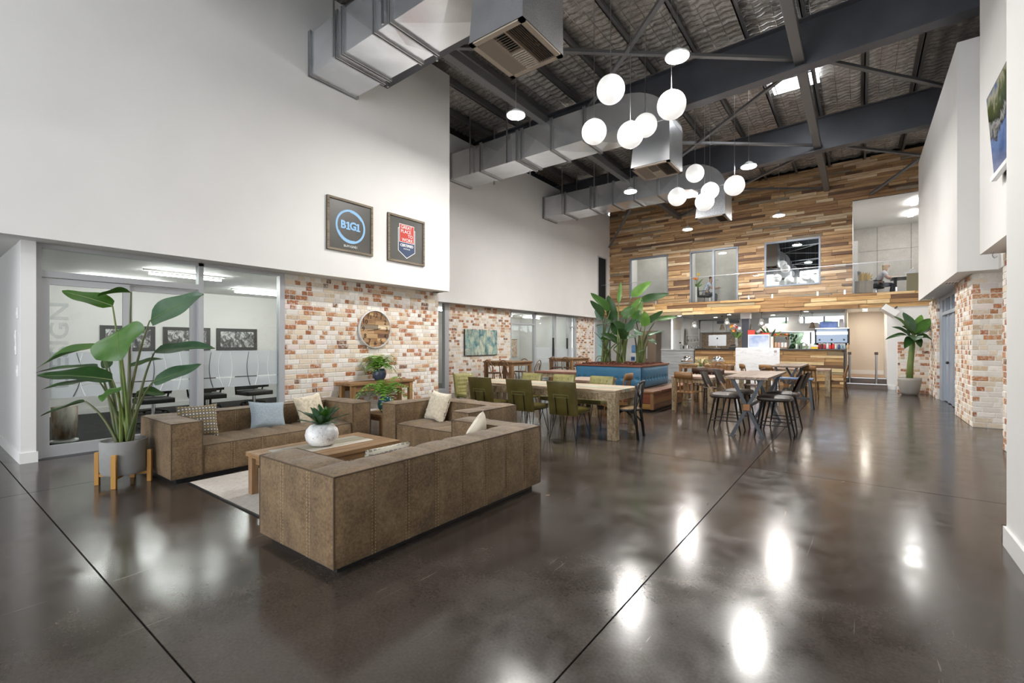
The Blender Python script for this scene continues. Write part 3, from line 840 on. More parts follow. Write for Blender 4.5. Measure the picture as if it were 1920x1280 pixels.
def sofa(label, loc, rz, W, D, npan, cat='sofa', name='leather_sofa', ap=3, group=None):
    r_ = thing(name, label, cat, loc, rz, group)
    z0, z1, t = .055, .63, .285
    sd = int(W * 100)
    pad_box(MB(), 0, W, D - t, D, z0, z1, (npan, 1, 1), .017, wob=.006, seed=sd).build('backrest', m_leather, r_, smooth=True)
    for k, x in enumerate((0, W - t)):
        pad_box(MB(), x, x + t, 0, D - t, z0, z1, (1, ap - 1, 1), .017, wob=.006, seed=sd + 5 + k).build('armrest', m_leather, r_, smooth=True)
    np2 = max(2, npan - 2)
    pad_box(MB(), t, W - t, .02, D - t, z0, .36, (np2, 1, 1), .024, wob=.006, seed=sd + 9).build('seat', m_leather, r_, smooth=True)
    MB().box(.06, W - .06, .06, D - .06, 0, z0 + .01).build('plinth', m_black, r_)
    st = MB()
    for k in range(1, npan):
        x = W * k / npan
        dashes(st, (x, D, z0), (x, D, z1), (0, 1, 0), (1, 0, 0)); dashes(st, (x, D, z1), (x, D - t, z1), (0, 0, 1), (1, 0, 0))
        if t < x < W - t: dashes(st, (x, D - t, z1), (x, D - t, .37), (0, -1, 0), (1, 0, 0))
    for k in range(1, ap):
        y = (D - t) * k / (ap - 1)
        for x, s in ((0, -1), (W, 1)): dashes(st, (x, y, z0), (x, y, z1), (s, 0, 0), (0, 1, 0))
    for k in range(1, np2):
        x = t + (W - 2 * t) * k / np2
        dashes(st, (x, .02, z0), (x, .02, .36), (0, -1, 0), (1, 0, 0)); dashes(st, (x, .02, .36), (x, D - t, .36), (0, 0, 1), (1, 0, 0))
    st.build('stitching', m_thread, r_)
    pp = MB(); q = .0055
    pp.tube([(0, 0, z1), (0, D, z1), (W, D, z1), (W, 0, z1)], q, 6); pp.tube([(0, 0, z1), (t, 0, z1), (t, D - t, z1), (W - t, D - t, z1), (W - t, 0, z1), (W, 0, z1)], q, 6)
    for x, y in ((0, 0), (0, D), (W, D), (W, 0), (t, 0), (W - t, 0)): pp.tube([(x, y, z0), (x, y, z1)], q, 6)
    pp.tube([(t, .02, .36), (W - t, .02, .36)], q, 6)
    pp.build('piping', m_seam, r_)
    return r_
sofa('long brown leather sofa in front, its stitched back to the camera', (-3.57, 3.93, 0), R(-90), 2.31, .97, 8)
sofa('long brown leather sofa on far left facing the coffee table', (-5.67, 1.69, 0), R(90), 2.42, .98, 8)
sofa('short brown leather sofa with one fluffy cushion facing camera', (-5.41, 4.13, 0), 0, 1.65, .96, 5)
# cushions
def pillow(name, label, mat, loc, rot, w, h, t, group=None, fur=0):
    mb = MB(); n = 14
    def fn(s):
        def f(a, b):
            u, v = 2 * a - 1, 2 * b - 1
            pin = 1 - .10 * (1 - u * u) * (v * v) ; pin2 = 1 - .10 * (1 - v * v) * (u * u)
            th = (max(0, 1 - u ** 4) * max(0, 1 - v ** 4)) ** .55
            j = fur * (random.random() - .5)
            return (u * w / 2 * pin2 + j, s * th * t / 2 + j, v * h / 2 * pin + j)
        return f
    mb.grid(fn(1), n if not fur else 30, n if not fur else 30); mb.grid(fn(-1), n if not fur else 30, n if not fur else 30)
    o = one(name, mb, mat, label, 'cushion', group, smooth=True)
    o.location = loc; o.rotation_euler = rot
    return o
def dots_mat():
    t = NT('spotted_linen'); mp = t.coords('Object', (30, 1, 30)); 
    sp = t.add('ShaderNodeSeparateXYZ'); t.link(mp, sp.inputs[0])
    def cell(o):
        a = t.add('ShaderNodeMath', operation='FRACT'); t.link(o, a.inputs[0])
        b = t.add('ShaderNodeMath', operation='SUBTRACT', i_1=.5); t.link(a.outputs[0], b.inputs[0])
        c = t.add('ShaderNodeMath', operation='MULTIPLY'); t.link(b.outputs[0], c.inputs[0]); t.link(b.outputs[0], c.inputs[1]); return c.outputs[0]
    ad = t.add('ShaderNodeMath', operation='ADD'); t.link(cell(sp.outputs[0]), ad.inputs[0]); t.link(cell(sp.outputs[2]), ad.inputs[1])
    mask = t.ramp(ad.outputs[0], [(.045, (1,1,1)), (.06, (0,0,0))])
    fl = t.add('ShaderNodeMath', operation='FLOOR'); t.link(sp.outputs[2], fl.inputs[0])
    md = t.add('ShaderNodeMath', operation='PINGPONG', i_1=1.0); t.link(fl.outputs[0], md.inputs[0])
    c = t.mix(md.outputs[0], (.75,.74,.70), (.62,.44,.09))
    t.set(col=t.mix(mask, (.165,.145,.12), c), rough=.85); return t.m
m_dots = dots_mat()
m_bluec = plain('pale_blue_linen', (.29,.36,.41), .85, col2=(.38,.45,.50), ns=60, bump=.3, bs=180)
m_fluff = plain('cream_fleece', (.78,.70,.55), .95, col2=(.62,.53,.38), ns=26, bump=.8, bs=90, sheen=.5)
m_patt = NT('trellis_cotton')
_v = m_patt.coords('Object', (16, 1, 16)); _w = m_patt.add('ShaderNodeTexVoronoi', feature='DISTANCE_TO_EDGE'); _w.inputs['Scale'].default_value = 1.4; _w.inputs['Randomness'].default_value = .0
m_patt.link(_v, _w.inputs['Vector']); m_patt.set(col=m_patt.ramp(_w.outputs['Distance'], [(.10, (.6,.56,.46)), (.2, (.18,.19,.19)), (.36, (.45,.36,.18))]), rough=.85); m_patt = m_patt.m
m_print = plain('printed_cream_cotton', (.74,.68,.56), .9, col2=(.50,.42,.30), ns=9, pos=(.5,.7))
pillow('cushion', 'grey cushion with yellow and white dots on left sofa', m_dots, (-6.25, 2.13, .545), (R(-20), 0, R(82)), .42, .42, .14, 'sofa cushions')
pillow('cushion', 'pale blue linen cushion in the middle of left sofa', m_bluec, (-6.22, 2.92, .53), (R(-24), R(6), R(88)), .46, .38, .15, 'sofa cushions')
pillow('cushion', 'fluffy cream cushion at far end of left sofa', m_fluff, (-6.2, 3.5, .55), (R(-20), R(-6), R(96)), .42, .42, .15, 'sofa cushions', .012)
pillow('cushion', 'fluffy cream cushion on the short sofa', m_fluff, (-4.88, 4.70, .565), (R(-20), R(4), R(-6)), .42, .44, .15, 'sofa cushions', .012)
pillow('cushion', 'trellis patterned cushion peeping over near sofa back', m_patt, (-3.02, 2.32, .50), (R(-22), 0, R(-90)), .44, .36, .13, 'sofa cushions')
pillow('cushion', 'cream printed cushion in the far corner of near sofa', m_print, (-3.08, 3.5, .54), (R(-12), R(30), R(-78)), .38, .38, .12, 'sofa cushions')
# rug
def rug_mat():
    t = NT('woven_cream_rug'); v = t.coords('Object', (1, 1, 1))
    wv = t.noise(t.coords('Object', (60, 6, 1)), 3, 3, .6); bl = t.noise(v, 2.2, 5, .65)
    c = t.mix(.5, t.ramp(bl, [(.35, (.62,.58,.53)), (.7, (.44,.37,.29))]), t.ramp(wv, [(.35, (.34,.30,.26)), (.6, (.76,.73,.69))]))
    t.set(col=c, rough=.95, spec=.1); t.bump(wv, .8, .006); return t.m
rug = thing('area_rug', 'cream woven rug under the coffee table', 'rug', (0, 0, 0))
MB().box(-5.62, -3.62, 1.84, 4.08, .001, .013).build('pile', rug_mat(), rug)
MB().box(-5.62, -3.62, 1.825, 1.84, .001, .012).build('binding', m_black, rug)
# coffee table
m_teak = wood('honey_timber', (.15,.08,.034), (.36,.215,.10), 1, 2.4, .5)
m_teakx = wood('honey_timber_cross', (.15,.08,.034), (.36,.215,.10), 0, 2.4, .5)
m_leg = wood('honey_timber_leg', (.19,.105,.05), (.38,.235,.12), 2, 2.4, .5)
def paint_wood(name, c1, c2, axis=1):
    return wood(name, c1, c2, axis, 3.0, .55, contrast=(.38, .6))
m_pw = [paint_wood('worn_white_board', (.34,.26,.17), (.68,.66,.60)), paint_wood('worn_grey_board', (.26,.20,.13), (.42,.42,.38)), paint_wood('worn_green_board', (.28,.20,.11), (.33,.36,.28))]
ct = thing('coffee_table', 'low timber coffee table with painted board inlay', 'coffee table', (-4.37, 2.65, 0))
for k in range(6):
    x = -.385 + k * .128
    mt = [m_teak, m_pw[1], m_pw[2], m_pw[0], m_teak, m_teak][k]
    if k in (1, 2, 3):
        MB().box(x + .002, x + .126, -.48, .48, .38, .42).build('top_board', mt, ct, bevel=.003)
    else: MB().box(x + .002, x + .126, -.63, .63, .38, .42).build('top_board', mt, ct, bevel=.003)
for s in (-1, 1):
    MB().box(-.255, .0 + .125, s * .632 - (0 if s < 0 else .15), s * .632 + (.15 if s < 0 else 0), .38, .4195).build('breadboard_end', m_teakx, ct)
    MB().box(-.34, .34, s * .56 - .012, s * .56 + .012, .30, .38).build('apron', m_teakx, ct); MB().box(s * .33 - .012, s * .33 + .012, -.56, .56, .30, .38).build('apron', m_teak, ct)
    for q in (-1, 1): MB().box(q * .335 - .035, q * .335 + .035, s * .575 - .035, s * .575 + .035, .012, .38).build('leg', m_leg, ct, bevel=.004)
# leaves -----------------------------------------------------------
def leaf_mat(name, c1, c2, rough=.38):
    t = NT(name); v = t.coords('Object', (1, 1, 1))
    c = t.ramp(t.noise(v, 4, 4, .6), [(.3, c1), (.7, c2)])
    t.set(col=c, rough=rough, spec=.5)
    tr = t.add('ShaderNodeBsdfTranslucent'); t.link(c, tr.inputs[0]); mx = t.add('ShaderNodeMixShader'); mx.inputs[0].default_value = .18
    t.link(t.b.outputs[0], mx.inputs[1]); t.link(tr.outputs[0], mx.inputs[2]); t.link(mx.outputs[0], t.out.inputs[0])
    return t.m
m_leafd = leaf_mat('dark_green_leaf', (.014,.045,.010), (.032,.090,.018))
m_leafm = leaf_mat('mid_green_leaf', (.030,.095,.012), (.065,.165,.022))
m_leafl = leaf_mat('fresh_green_leaf', (.08,.20,.03), (.16,.32,.06))
m_leafb = leaf_mat('blue_green_leaf', (.035,.085,.042), (.075,.15,.08), .3)
m_stem = plain('green_stem', (.10,.17,.035), .5, col2=(.17,.2,.06), ns=5)
m_stemb = plain('brown_green_stem', (.12,.115,.045), .55, col2=(.06,.1,.03), ns=5)
m_soil = plain('potting_soil', (.02,.014,.01), .95, bump=1, bs=60)
def blade(mb, base, tip, up, w, droop=.12, fold=.25, curl=0.0, nu=12, shape=(.62, .62), cross=4, rg=None):
    """a broad leaf from base to tip; up = the way its upper face looks; droop bends it, fold lifts both halves off the midrib"""
    base = Vector(base); tip = Vector(tip); d = tip - base; L = d.length; d.normalize()
    up = Vector(up); up = (up - d * up.dot(d)).normalized(); s = d.cross(up)
    ph = (rg or random).uniform(0, 6)
    def fn(a, b):
        t = b; q = 2 * a - 1
        ww = w / 2 * (math.sin(PI * min(1, t ** shape[0])) ** shape[1] if 0 < t < 1 else 0.0) + w * .006
        lift = abs(q) * ww * fold - droop * L * (t ** 2 - t) * 1.0 + curl * ww * q
        rip = .05 * w * math.sin(9 * t + ph) * abs(q) ** 1.5
        return base + d * (L * t) + s * (q * ww) + up * (lift + rip - droop * L * .0)
    return mb.grid(fn, cross, nu)
# big potted plant beside the left sofa
pc = Vector((-6.2, 1.43, 0)); PD = depth_of(pc)
m_conc = plain('smooth_grey_concrete', (.30,.30,.295), .75, col2=(.24,.24,.235), ns=3, bump=.1, bs=80)
stand = thing('plant_stand', 'orange timber four leg plant stand beside left sofa', 'plant stand', pc, R(12))
m_oak = wood('orange_timber', (.36,.17,.03), (.52,.27,.06), 2, 2, .45)
for k in range(4):
    a = PI / 2 * k + PI / 4
    MB().box(.205, .245, -.022, .022, 0, .34).build('leg', m_oak, stand, rot=(0, 0, a), bevel=.004)
for a in (PI / 4, -PI / 4): MB().box(-.215, .215, -.018, .018, .085, .115).build('cross_rail', m_oak, stand, rot=(0, 0, a))
pot = thing('potted_bird_of_paradise', 'tall broad leaved plant in grey pot beside left sofa', 'potted plant', pc + Vector((0, 0, .115)))
MB().lathe([(.18, 0), (.195, .03), (.20, .345), (.186, .345), (.182, .31), (.01, .31)], 36).build('pot', m_conc, pot, sharp=40)
MB().lathe([(.182, .27), (.182, .305)], 24).build('soil', m_soil, pot)
big = [  # stem top, leaf tip (photo px), width px, depth offsets base/tip, up vector, fold, droop, material, bend px
 ((211,573),(116,546),30,-.05,-.15,(.2,-.3,.6),.1,.10,m_leafm), ((246,548),(183,556),24,.05,-.1,(0,.2,1),.35,.25,m_leafm), ((281,601),(383,552),42,.05,.1,(.4,-.7,.5),.12,.10,m_leafb),
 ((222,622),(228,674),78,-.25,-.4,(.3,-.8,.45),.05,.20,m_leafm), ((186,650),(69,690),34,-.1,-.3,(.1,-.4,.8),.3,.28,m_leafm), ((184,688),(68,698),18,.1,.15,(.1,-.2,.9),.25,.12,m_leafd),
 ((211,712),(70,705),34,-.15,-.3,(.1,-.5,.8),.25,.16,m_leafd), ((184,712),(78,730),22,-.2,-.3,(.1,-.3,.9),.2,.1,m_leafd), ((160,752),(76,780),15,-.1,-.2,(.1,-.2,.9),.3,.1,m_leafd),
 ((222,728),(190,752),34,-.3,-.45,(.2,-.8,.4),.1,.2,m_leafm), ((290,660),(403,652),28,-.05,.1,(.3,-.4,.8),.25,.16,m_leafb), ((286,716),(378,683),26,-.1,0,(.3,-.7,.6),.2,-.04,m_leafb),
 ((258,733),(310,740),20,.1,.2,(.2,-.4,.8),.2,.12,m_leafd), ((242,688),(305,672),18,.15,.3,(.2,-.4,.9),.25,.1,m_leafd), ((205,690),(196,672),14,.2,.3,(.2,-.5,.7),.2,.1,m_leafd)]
rgp = random.Random(5)
for k, (b_, t_, w_, d0, d1, up, fo, dr_, mt) in enumerate(big):
    B = at(*b_, PD + d0) - pot.location; T = at(*t_, PD + d1) - pot.location
    root = Vector((rgp.uniform(-.07, .07), rgp.uniform(-.06, .06), .28))
    mid = root.lerp(B, .6) + Vector((0, 0, .10 * (B - root).length)); mid.x = mid.x * .75; mid.y = mid.y * .75
    pts = [(root * (1 - s) ** 2 + mid * 2 * s * (1 - s) + B * s * s) for s in [i / 10 for i in range(11)]]
    st_ = MB().tube(pts, [.019 - .0125 * i / 10 for i in range(11)], 7).build('stem', m_stemb if k % 3 else m_stem, pot, smooth=True)
    lf = MB(); blade(lf, B, T, up, w_ / F * (PD + d0) * 1.38, dr_, fo, rg=rgp, nu=14, cross=6); lf.build('leaf', mt, st_, smooth=True)
    MB().tube([B.lerp(T, i / 8) + Vector((0, 0, 0)) + (Vector(up) - (T - B).normalized() * Vector(up).dot((T - B).normalized())).normalized() * (-dr_ * (T - B).length * ((i / 8) ** 2 - i / 8)) for i in range(9)], [.005 - .004 * i / 8 for i in range(9)], 5).build('midrib', m_stem, st_)
# white vase with succulent on the coffee table
def speckle():
    t = NT('speckled_white_ceramic'); v = t.coords('Object')
    n = t.noise(v, 55, 2, .5); n2 = t.noise(v, 9, 4, .6)
    c = t.ramp(n2, [(.35, (.55,.55,.56)), (.62, (.86,.86,.86))]); c = t.mix(t.ramp(n, [(.66, (0,0,0)), (.69, (1,1,1))]), c, (.09,.085,.08))
    t.set(col=c, rough=.35); t.bump(n, .2, .003); return t.m
vl = onZ(610, 833, .42); vl = Vector((-4.42, 2.62, .42))
vs_ = thing('vase_with_succulent', 'round speckled white vase with spiky green plant', 'vase', vl)
MB().lathe([(.06, 0), (.115, .015), (.152, .065), (.163, .115), (.152, .165), (.115, .208), (.07, .225), (.065, .22), (.06, .19)], 32).build('pot', speckle(), vs_, smooth=True)
for k in range(17):
    a = k * 2.4; tl = .12 + .75 * ((k % 17) / 17)
    L = .26 - .10 * (1 - k / 17) if k < 13 else .2
    el = R(78 - 70 * (1 - (16 - k) / 17)) if True else 0
    el = R(10 + 70 * (k / 17))
    dv = Vector((math.cos(a) * math.cos(el), math.sin(a) * math.cos(el), math.sin(el)))
    b0 = Vector((math.cos(a) * .02, math.sin(a) * .02, .21))
    lf = MB(); blade(lf, b0, b0 + dv * (.27 if k < 12 else .2), (0, 0, 1) if el < R(70) else (1, 0, .2), .085, .10, .4, nu=8, cross=4, shape=(.7, .8))
    lf.build('leaf', m_leafm if k > 12 else (m_leafd if k % 2 else m_leafb), vs_, smooth=True)
# ferns
m_fern = leaf_mat('fern_green', (.08,.20,.018), (.20,.38,.045))
def fern(name, label, loc, potmat, n, L, seed, prof_, hang=.5, rise=.5):
    f_ = thing(name, label, 'potted fern', loc)
    MB().lathe(prof_, 28).build('vase', potmat, f_, smooth=True)
    top = prof_[-1][1]; rg = random.Random(seed); mb = MB()
    for k in range(n):
        a = rg.uniform(0, 2 * PI); l = L * rg.uniform(.6, 1.1); ri = rise * rg.uniform(.5, 1.3); h = hang * rg.uniform(.5, 1.3)
        pts = []
        for i in range(13):
            t = i / 12; pts.append(Vector((math.cos(a) * l * t, math.sin(a) * l * t, top + l * (ri * t * 2 - (ri + h) * t * t * 1.2))))
        for i in range(1, 13):
            p = pts[i]; d = (pts[i] - pts[i - 1]).normalized(); s = d.cross(Vector((0, 0, 1))).normalized()
            ll = l * .17 * math.sin(PI * min(1, (i / 12) ** .7 * .96)) + .006
            for sg in (-1, 1):
                tip = p + s * sg * ll + d * ll * .25 - Vector((0, 0, ll * .15)); w2 = d * l * .032
                mb.add([p - w2, p + w2, tip], [(0, 1, 2)])
        for i in range(12):
            q = .0025; mb.add([pts[i] - Vector((0, 0, q)), pts[i] + Vector((0, 0, q)), pts[i+1] + Vector((0, 0, q)), pts[i+1] - Vector((0, 0, q))], [(0,1,2,3)])
    mb.build('fronds', m_fern, f_, kind='stuff')
    return f_
m_bluepot = plain('deep_blue_glaze', (.035,.05,.09), .22, col2=(.06,.08,.13), ns=6)
m_tealpot = plain('teal_glaze', (.015,.06,.085), .15, col2=(.03,.11,.13), ns=5)
# console against the brick wall
m_rust = wood('rustic_timber', (.15,.075,.03), (.36,.205,.085), 1, 2.2, .5)
m_rustz = wood('rustic_timber_post', (.17,.085,.03), (.42,.24,.09), 2, 2.2, .5)
cn = thing('console_table', 'rustic timber console table against first brick wall', 'console table', (-8.02, 6.0, 0))
MB().box(-.24, .24, -.80, .80, .66, .715).build('top', m_rust, cn, bevel=.006)
for s in (-1, 1):
    for q in (-1, 1): MB().box(q * .18 - .042, q * .18 + .042, s * .71 - .042, s * .71 + .042, 0, .66).build('leg', m_rustz, cn, bevel=.005)
    MB().box(s * .18 - .018, s * .18 + .018, -.70, .70, .54, .66).build('apron', m_rust, cn)
fern('potted_fern', 'bushy green fern in dark blue pot on console', (-7.99, 6.02, .715), m_bluepot, 120, .38, 2, [(.07, 0), (.12, .05), (.145, .13), (.13, .20), (.105, .25), (.095, .25)], .6, 1.0)
# side table between the sofas
sdl = Vector((-6.0, 4.62, 0))
sd = thing('side_table', 'small rustic timber side table between two sofas', 'side table', sdl)
MB().box(-.25, .25, -.25, .25, .36, .40).build('top', m_rust, sd, bevel=.006)
for s in (-1, 1):
    for q in (-1, 1): MB().box(q * .18 - .035, q * .18 + .035, s * .18 - .035, s * .18 + .035, 0, .36).build('leg', m_rustz, sd, bevel=.004)
    MB().box(-.18, .18, s * .18 - .012, s * .18 + .012, .29, .36).build('apron', m_rust, sd)
fern('potted_fern', 'arching green fern in teal vase on side table', sdl + Vector((.02, .0, .40)), m_tealpot, 34, .48, 3, [(.06, 0), (.11, .06), (.125, .13), (.10, .21), (.055, .25), (.05, .25)], .55, .8)
# clock
m_clockrim = plain('pale_clock_rim', (.66,.65,.64), .4)
m_ink = plain('dark_ink', (.035,.022,.015), .7)
ck = thing('wall_clock', 'round timber board clock on first brick wall', 'clock', (XB1 + .02, 6.11, 1.79))
MB().lathe([(.405, 0), (.405, .05), (.388, .056), (.38, .012)], 48, cap=False).build('rim', m_clockrim, ck, rot=(0, R(90), 0), sharp=40)
rgc = random.Random(4)
for k in range(8):
    z0 = -.376 + k * .094; z1 = z0 + .092; zz = min(abs(z0), abs(z1)) if z0 * z1 > 0 else 0
    zz = max(abs(z0), abs(z1)); hw = math.sqrt(max(.02, .40 ** 2 - zz ** 2)); cut = rgc.uniform(-.3, .3) * hw
    for a, b in ((-hw, cut - .002), (cut + .002, hw)):
        o = MB().box(.012, .03 + rgc.uniform(0, .004), a, b, z0, z1).build('face_board', wood('clock_board', (.4,.3,.2), (1,.92,.8), 1, 3, .6, True, 'Object', 'obj'), ck)
        o.color = (*plank_col(rgc), 1)
MB().lathe([(.37, 0), (.37, .014)], 40).build('face_backing', m_rust, ck, rot=(0, R(90), 0))
for h_ in range(1, 13):
    if h_ == 1: pass
    a = R(90 - 30 * h_); text_part(str(h_), .13, m_ink, ck, (.038, .295 * math.cos(a), .295 * math.sin(a)), RXP, 'numeral')
MB().bar((.042, .06, .01), (.042, -.19, -.035), .012, .004).build('minute_hand', m_black, ck); MB().bar((.046, -.04, -.01), (.046, .13, .03), .02, .004).build('hour_hand', m_black, ck)
# posters on the upper wall
m_slate = plain('charcoal_poster', (.065,.062,.056), .35, col2=(.08,.076,.068), ns=1.5, kind='Object')
m_aged = wood('aged_frame_timber', (.10,.07,.045), (.30,.25,.18), 1, 4, .7)
m_pblue = plain('sky_blue_ink', (.27,.52,.82), .5); m_pred = plain('red_ink', (.55,.045,.03), .5); m_pnavy = plain('navy_ink', (.035,.06,.13), .5); m_pwhite = plain('white_ink', (.85,.85,.85), .5)
def poster(label, yc, zc, w_, h_):
    p = thing('framed_poster', label, 'poster', (X1, yc, zc))
    MB().box(.002, .022, -w_/2, w_/2, -h_/2, h_/2).build('print', m_slate, p)
    t = .042
    for a, b, c, d in ((-w_/2, w_/2, h_/2 - t, h_/2), (-w_/2, w_/2, -h_/2, -h_/2 + t), (-w_/2, -w_/2 + t, -h_/2 + t, h_/2 - t), (w_/2 - t, w_/2, -h_/2 + t, h_/2 - t)):
        MB().box(.002, .045, a, b, c, d).build('frame_side', m_aged, p)
    return p
p1 = poster('framed charcoal poster with blue ring and B1G1 lettering', 5.255, 3.735, 1.0, 1.0)
def arc(mb, r0, r1, a0, a1, n=48, cy=0, cz=0, x=.026, taper=1.0):
    vs = []; 
    for i in range(n + 1):
        t = i / n; a = R(a0 + (a1 - a0) * t); k = math.sin(PI * t) ** .5 if taper else 1
        rm = (r0 + r1) / 2; hw = (r1 - r0) / 2 * k
        vs += [(x, cy + (rm - hw) * math.cos(a), cz + (rm - hw) * math.sin(a)), (x, cy + (rm + hw) * math.cos(a), cz + (rm + hw) * math.sin(a))]
    return mb.add(vs, [(2*i, 2*i+1, 2*i+3, 2*i+2) for i in range(n)])
m_ = MB(); arc(m_, .285, .325, 0, 360, taper=0); m_.build('ring', m_pblue, p1)
m_ = MB(); arc(m_, .262, .29, 200, 290, x=.027); arc(m_, .262, .287, 30, 95, x=.027); m_.build('ring_stroke', m_pblue, p1)

for g_, y_ in (('B', -.165), ('G', .05)): text_part(g_, .205, m_pblue, p1, (.027, y_, .01), RXP, offset=.008)
for y_ in (-.055, .165):
    MB().prism([(y_ - .045, -.065), (y_ + .045, -.065), (y_ + .045, -.04), (y_ + .018, -.04), (y_ + .018, .085), (y_ - .012, .085), (y_ - .045, .065), (y_ - .045, .042), (y_ - .018, .052), (y_ - .018, -.04), (y_ - .045, -.04)], .024, .0285, 'x').build('lettering', m_pblue, p1)
text_part('BUY1GIVE1', .062, m_pwhite, p1, (.027, 0, -.385), RXP)
p2 = poster('framed charcoal poster with red and navy workplace award badge', 6.635, 3.725, 1.01, 1.0)
m_ = MB(); m_.add([(.025, -.235, .24), (.025, -.235, -.25), (.025, 0, -.40), (.025, .235, -.25), (.025, .235, .24)], [(4,3,2,1,0)]); m_.build('badge_border', m_pwhite, p2)
m_ = MB(); m_.add([(.0265, -.222, .228), (.0265, -.222, -.244), (.0265, 0, -.384), (.0265, .222, -.244), (.0265, .222, .228)], [(4,3,2,1,0)]); m_.build('badge', m_pnavy, p2)
MB().box(.024, .0275, -.205, .205, -.06, .33).build('badge_border', m_pwhite, p2); MB().box(.024, .029, -.193, .193, -.05, .318).build('badge_panel', m_pred, p2)
for s_, y_, z_, al in (('GREAT', -.165, .265, 'LEFT'), ('PLACE', -.165, .175, 'LEFT'), ('TO', .165, .085, 'RIGHT'), ('WORK', .17, -.005, 'RIGHT')):
    text_part(s_, .098, m_pwhite, p2, (.0295, y_, z_), RXP, align=al)
text_part('CERTIFIED', .078, m_pwhite, p2, (.028, 0, -.125), RXP, offset=.002); text_part('AUSTRALIA', .036, m_pwhite, p2, (.028, 0, -.195), RXP)
# abstract painting on the second brick wall
def paint_mat():
    t = NT('abstract_teal_painting'); v = t.coords('Object', (1, 2.1, .8)); v2 = t.coords('Object', (1, 1, 1))
    a = t.noise(v, 2.2, 4, .6, .6); b = t.noise(t.coords('Object', (1, 4, 3)), 2.0, 5, .75)
    c = t.ramp(a, [(.36, (.02,.035,.04)), (.46, (.04,.18,.24)), (.5, (.32,.48,.42)), (.58, (.62,.62,.42)), (.7, (.74,.72,.60))])
    vo = t.add('ShaderNodeTexVoronoi', distance='CHEBYCHEV'); vo.inputs['Scale'].default_value = 1.0; t.link(t.coords('Object', (1, 4.5, 2.6)), vo.inputs['Vector'])
    sx_ = t.add('ShaderNodeSeparateColor'); t.link(vo.outputs['Color'], sx_.inputs[0])
    c = t.mix(.55, c, t.ramp(sx_.outputs[0], [(.15, (.015,.03,.04)), (.3, (.03,.16,.22)), (.5, (.22,.42,.42)), (.62, (.62,.64,.44)), (.85, (.72,.70,.56))]))
    c = t.mix(.35, c, t.ramp(b, [(.36, (.025,.04,.05)), (.46, (.10,.30,.36)), (.56, (.55,.62,.48)), (.68, (.75,.72,.5))]))
    t.set(col=c, rough=.5); return t.m
pa = thing('abstract_painting', 'unframed abstract painting in teal and cream on brick', 'painting', (XB2 + .03, 11.43, 1.545))
MB().box(.0, .035, -.795, .795, -.41, .41).build('canvas', paint_mat(), pa)
MB().box(.0, .03, -.81, -.795, -.415, .415).build('edge', m_black, pa); MB().box(.0, .03, -.81, .81, -.425, -.41).build('edge', m_black, pa)
# inside the meeting room
def photo_mat(seed):
    t = NT('black_white_photo'); v = t.coords('Object', (1, 3, 2)); mp = t.noise(v, 2.6 + seed * .4, 8, .75, .8)
    t.set(col=t.ramp(mp, [(.40, (.012,.012,.012)), (.5, (.10,.10,.10)), (.58, (.62,.62,.62))]), rough=.35); return t.m
for k, (y0, y1) in enumerate(((2.59, 3.56), (3.71, 4.69), (4.83, 5.81))):
    f_ = thing('framed_photo', ['leftmost framed monochrome photo on meeting room wall', 'middle framed monochrome photo on meeting room wall', 'rightmost framed monochrome photo on meeting room wall'][k], 'picture', (-13.0, (y0 + y1) / 2, 1.60), 0, 'meeting room photos')
    MB().box(.002, .03, -(y1-y0)/2, (y1-y0)/2, -.28, .28).build('frame', m_black, f_); MB().box(.03, .034, -(y1-y0)/2+.09, (y1-y0)/2-.09, -.20, .20).build('print', photo_mat(k), f_)
m_tube = emit('tube_light', (1, .98, .95), 55)
for k, (x, y0, y1) in enumerate(((-9.6, 2.55, 3.65), (-9.6, 5.2, 6.4), (-11.35, 4.6, 5.75), (-11.35, 2.0, 3.2), (-9.6, 6.9, 7.7))):
    f_ = thing('tube_light', ['tube light behind the glass above the mullion', 'second tube light of the front row in meeting room', 'rear tube light seen through right hand glass', 'rear tube light left in meeting room', 'tube light hidden behind the brick wall'][k], 'lamp', (x, y0, ZS), 0, 'meeting room tube lights')
    MB().box(-.03, .03, -.08, y1 - y0 + .08, -.03, 0).build('batten', m_whiteplastic, f_); MB().box(-.015, .015, 0, y1 - y0, -.09, -.06).build('tube', m_tube, f_)
mt = thing('meeting_table', 'long meeting table behind the frosted glass', 'table', (-10.9, 5.0, .01))
MB().box(-.55, .55, -1.9, 1.9, .70, .74).build('top', m_whiteplastic, mt)
for s in (-1, 1): MB().box(-.12, .12, s * 1.2 - .12, s * 1.2 + .12, 0, .70).build('leg', m_black, mt)
def office_chair(label, loc, rz, group):
    c_ = thing('office_chair', label, 'chair', loc, rz, group)
    pad_box(MB(), -.25, .25, -.25, .25, .43, .51, (1,1,1), .01).build('seat', m_black, c_, smooth=True)
    MB().grid(lambda a, b: (-.23 + .46 * a, .27 + .06 * b - .05 * math.sin(PI * a), .52 + .50 * b), 8, 8).build('backrest', m_black, c_, smooth=True)
    MB().tube([(0, 0, .1), (0, 0, .44)], .03, 10).build('column', m_chrome, c_)
    for s in (-1, 1): MB().tube([(s * .26, .2, .46), (s * .30, .15, .68), (s * .30, -.15, .68)], .016, 8).build('armrest', m_black, c_)
    for k in range(5):
        a = 2 * PI * k / 5; b = MB(); b.bar((0, 0, .10), (.27 * math.cos(a), .27 * math.sin(a), .07), .04, .025); b.ball((.27 * math.cos(a), .27 * math.sin(a), .03), .03, 8, 6); b.build('base_arm', m_black, c_)
    return c_
oc = office_chair('black office chair, first from the door on near side of meeting table', (-9.95, 2.7, .01), R(90), 'meeting room chairs')
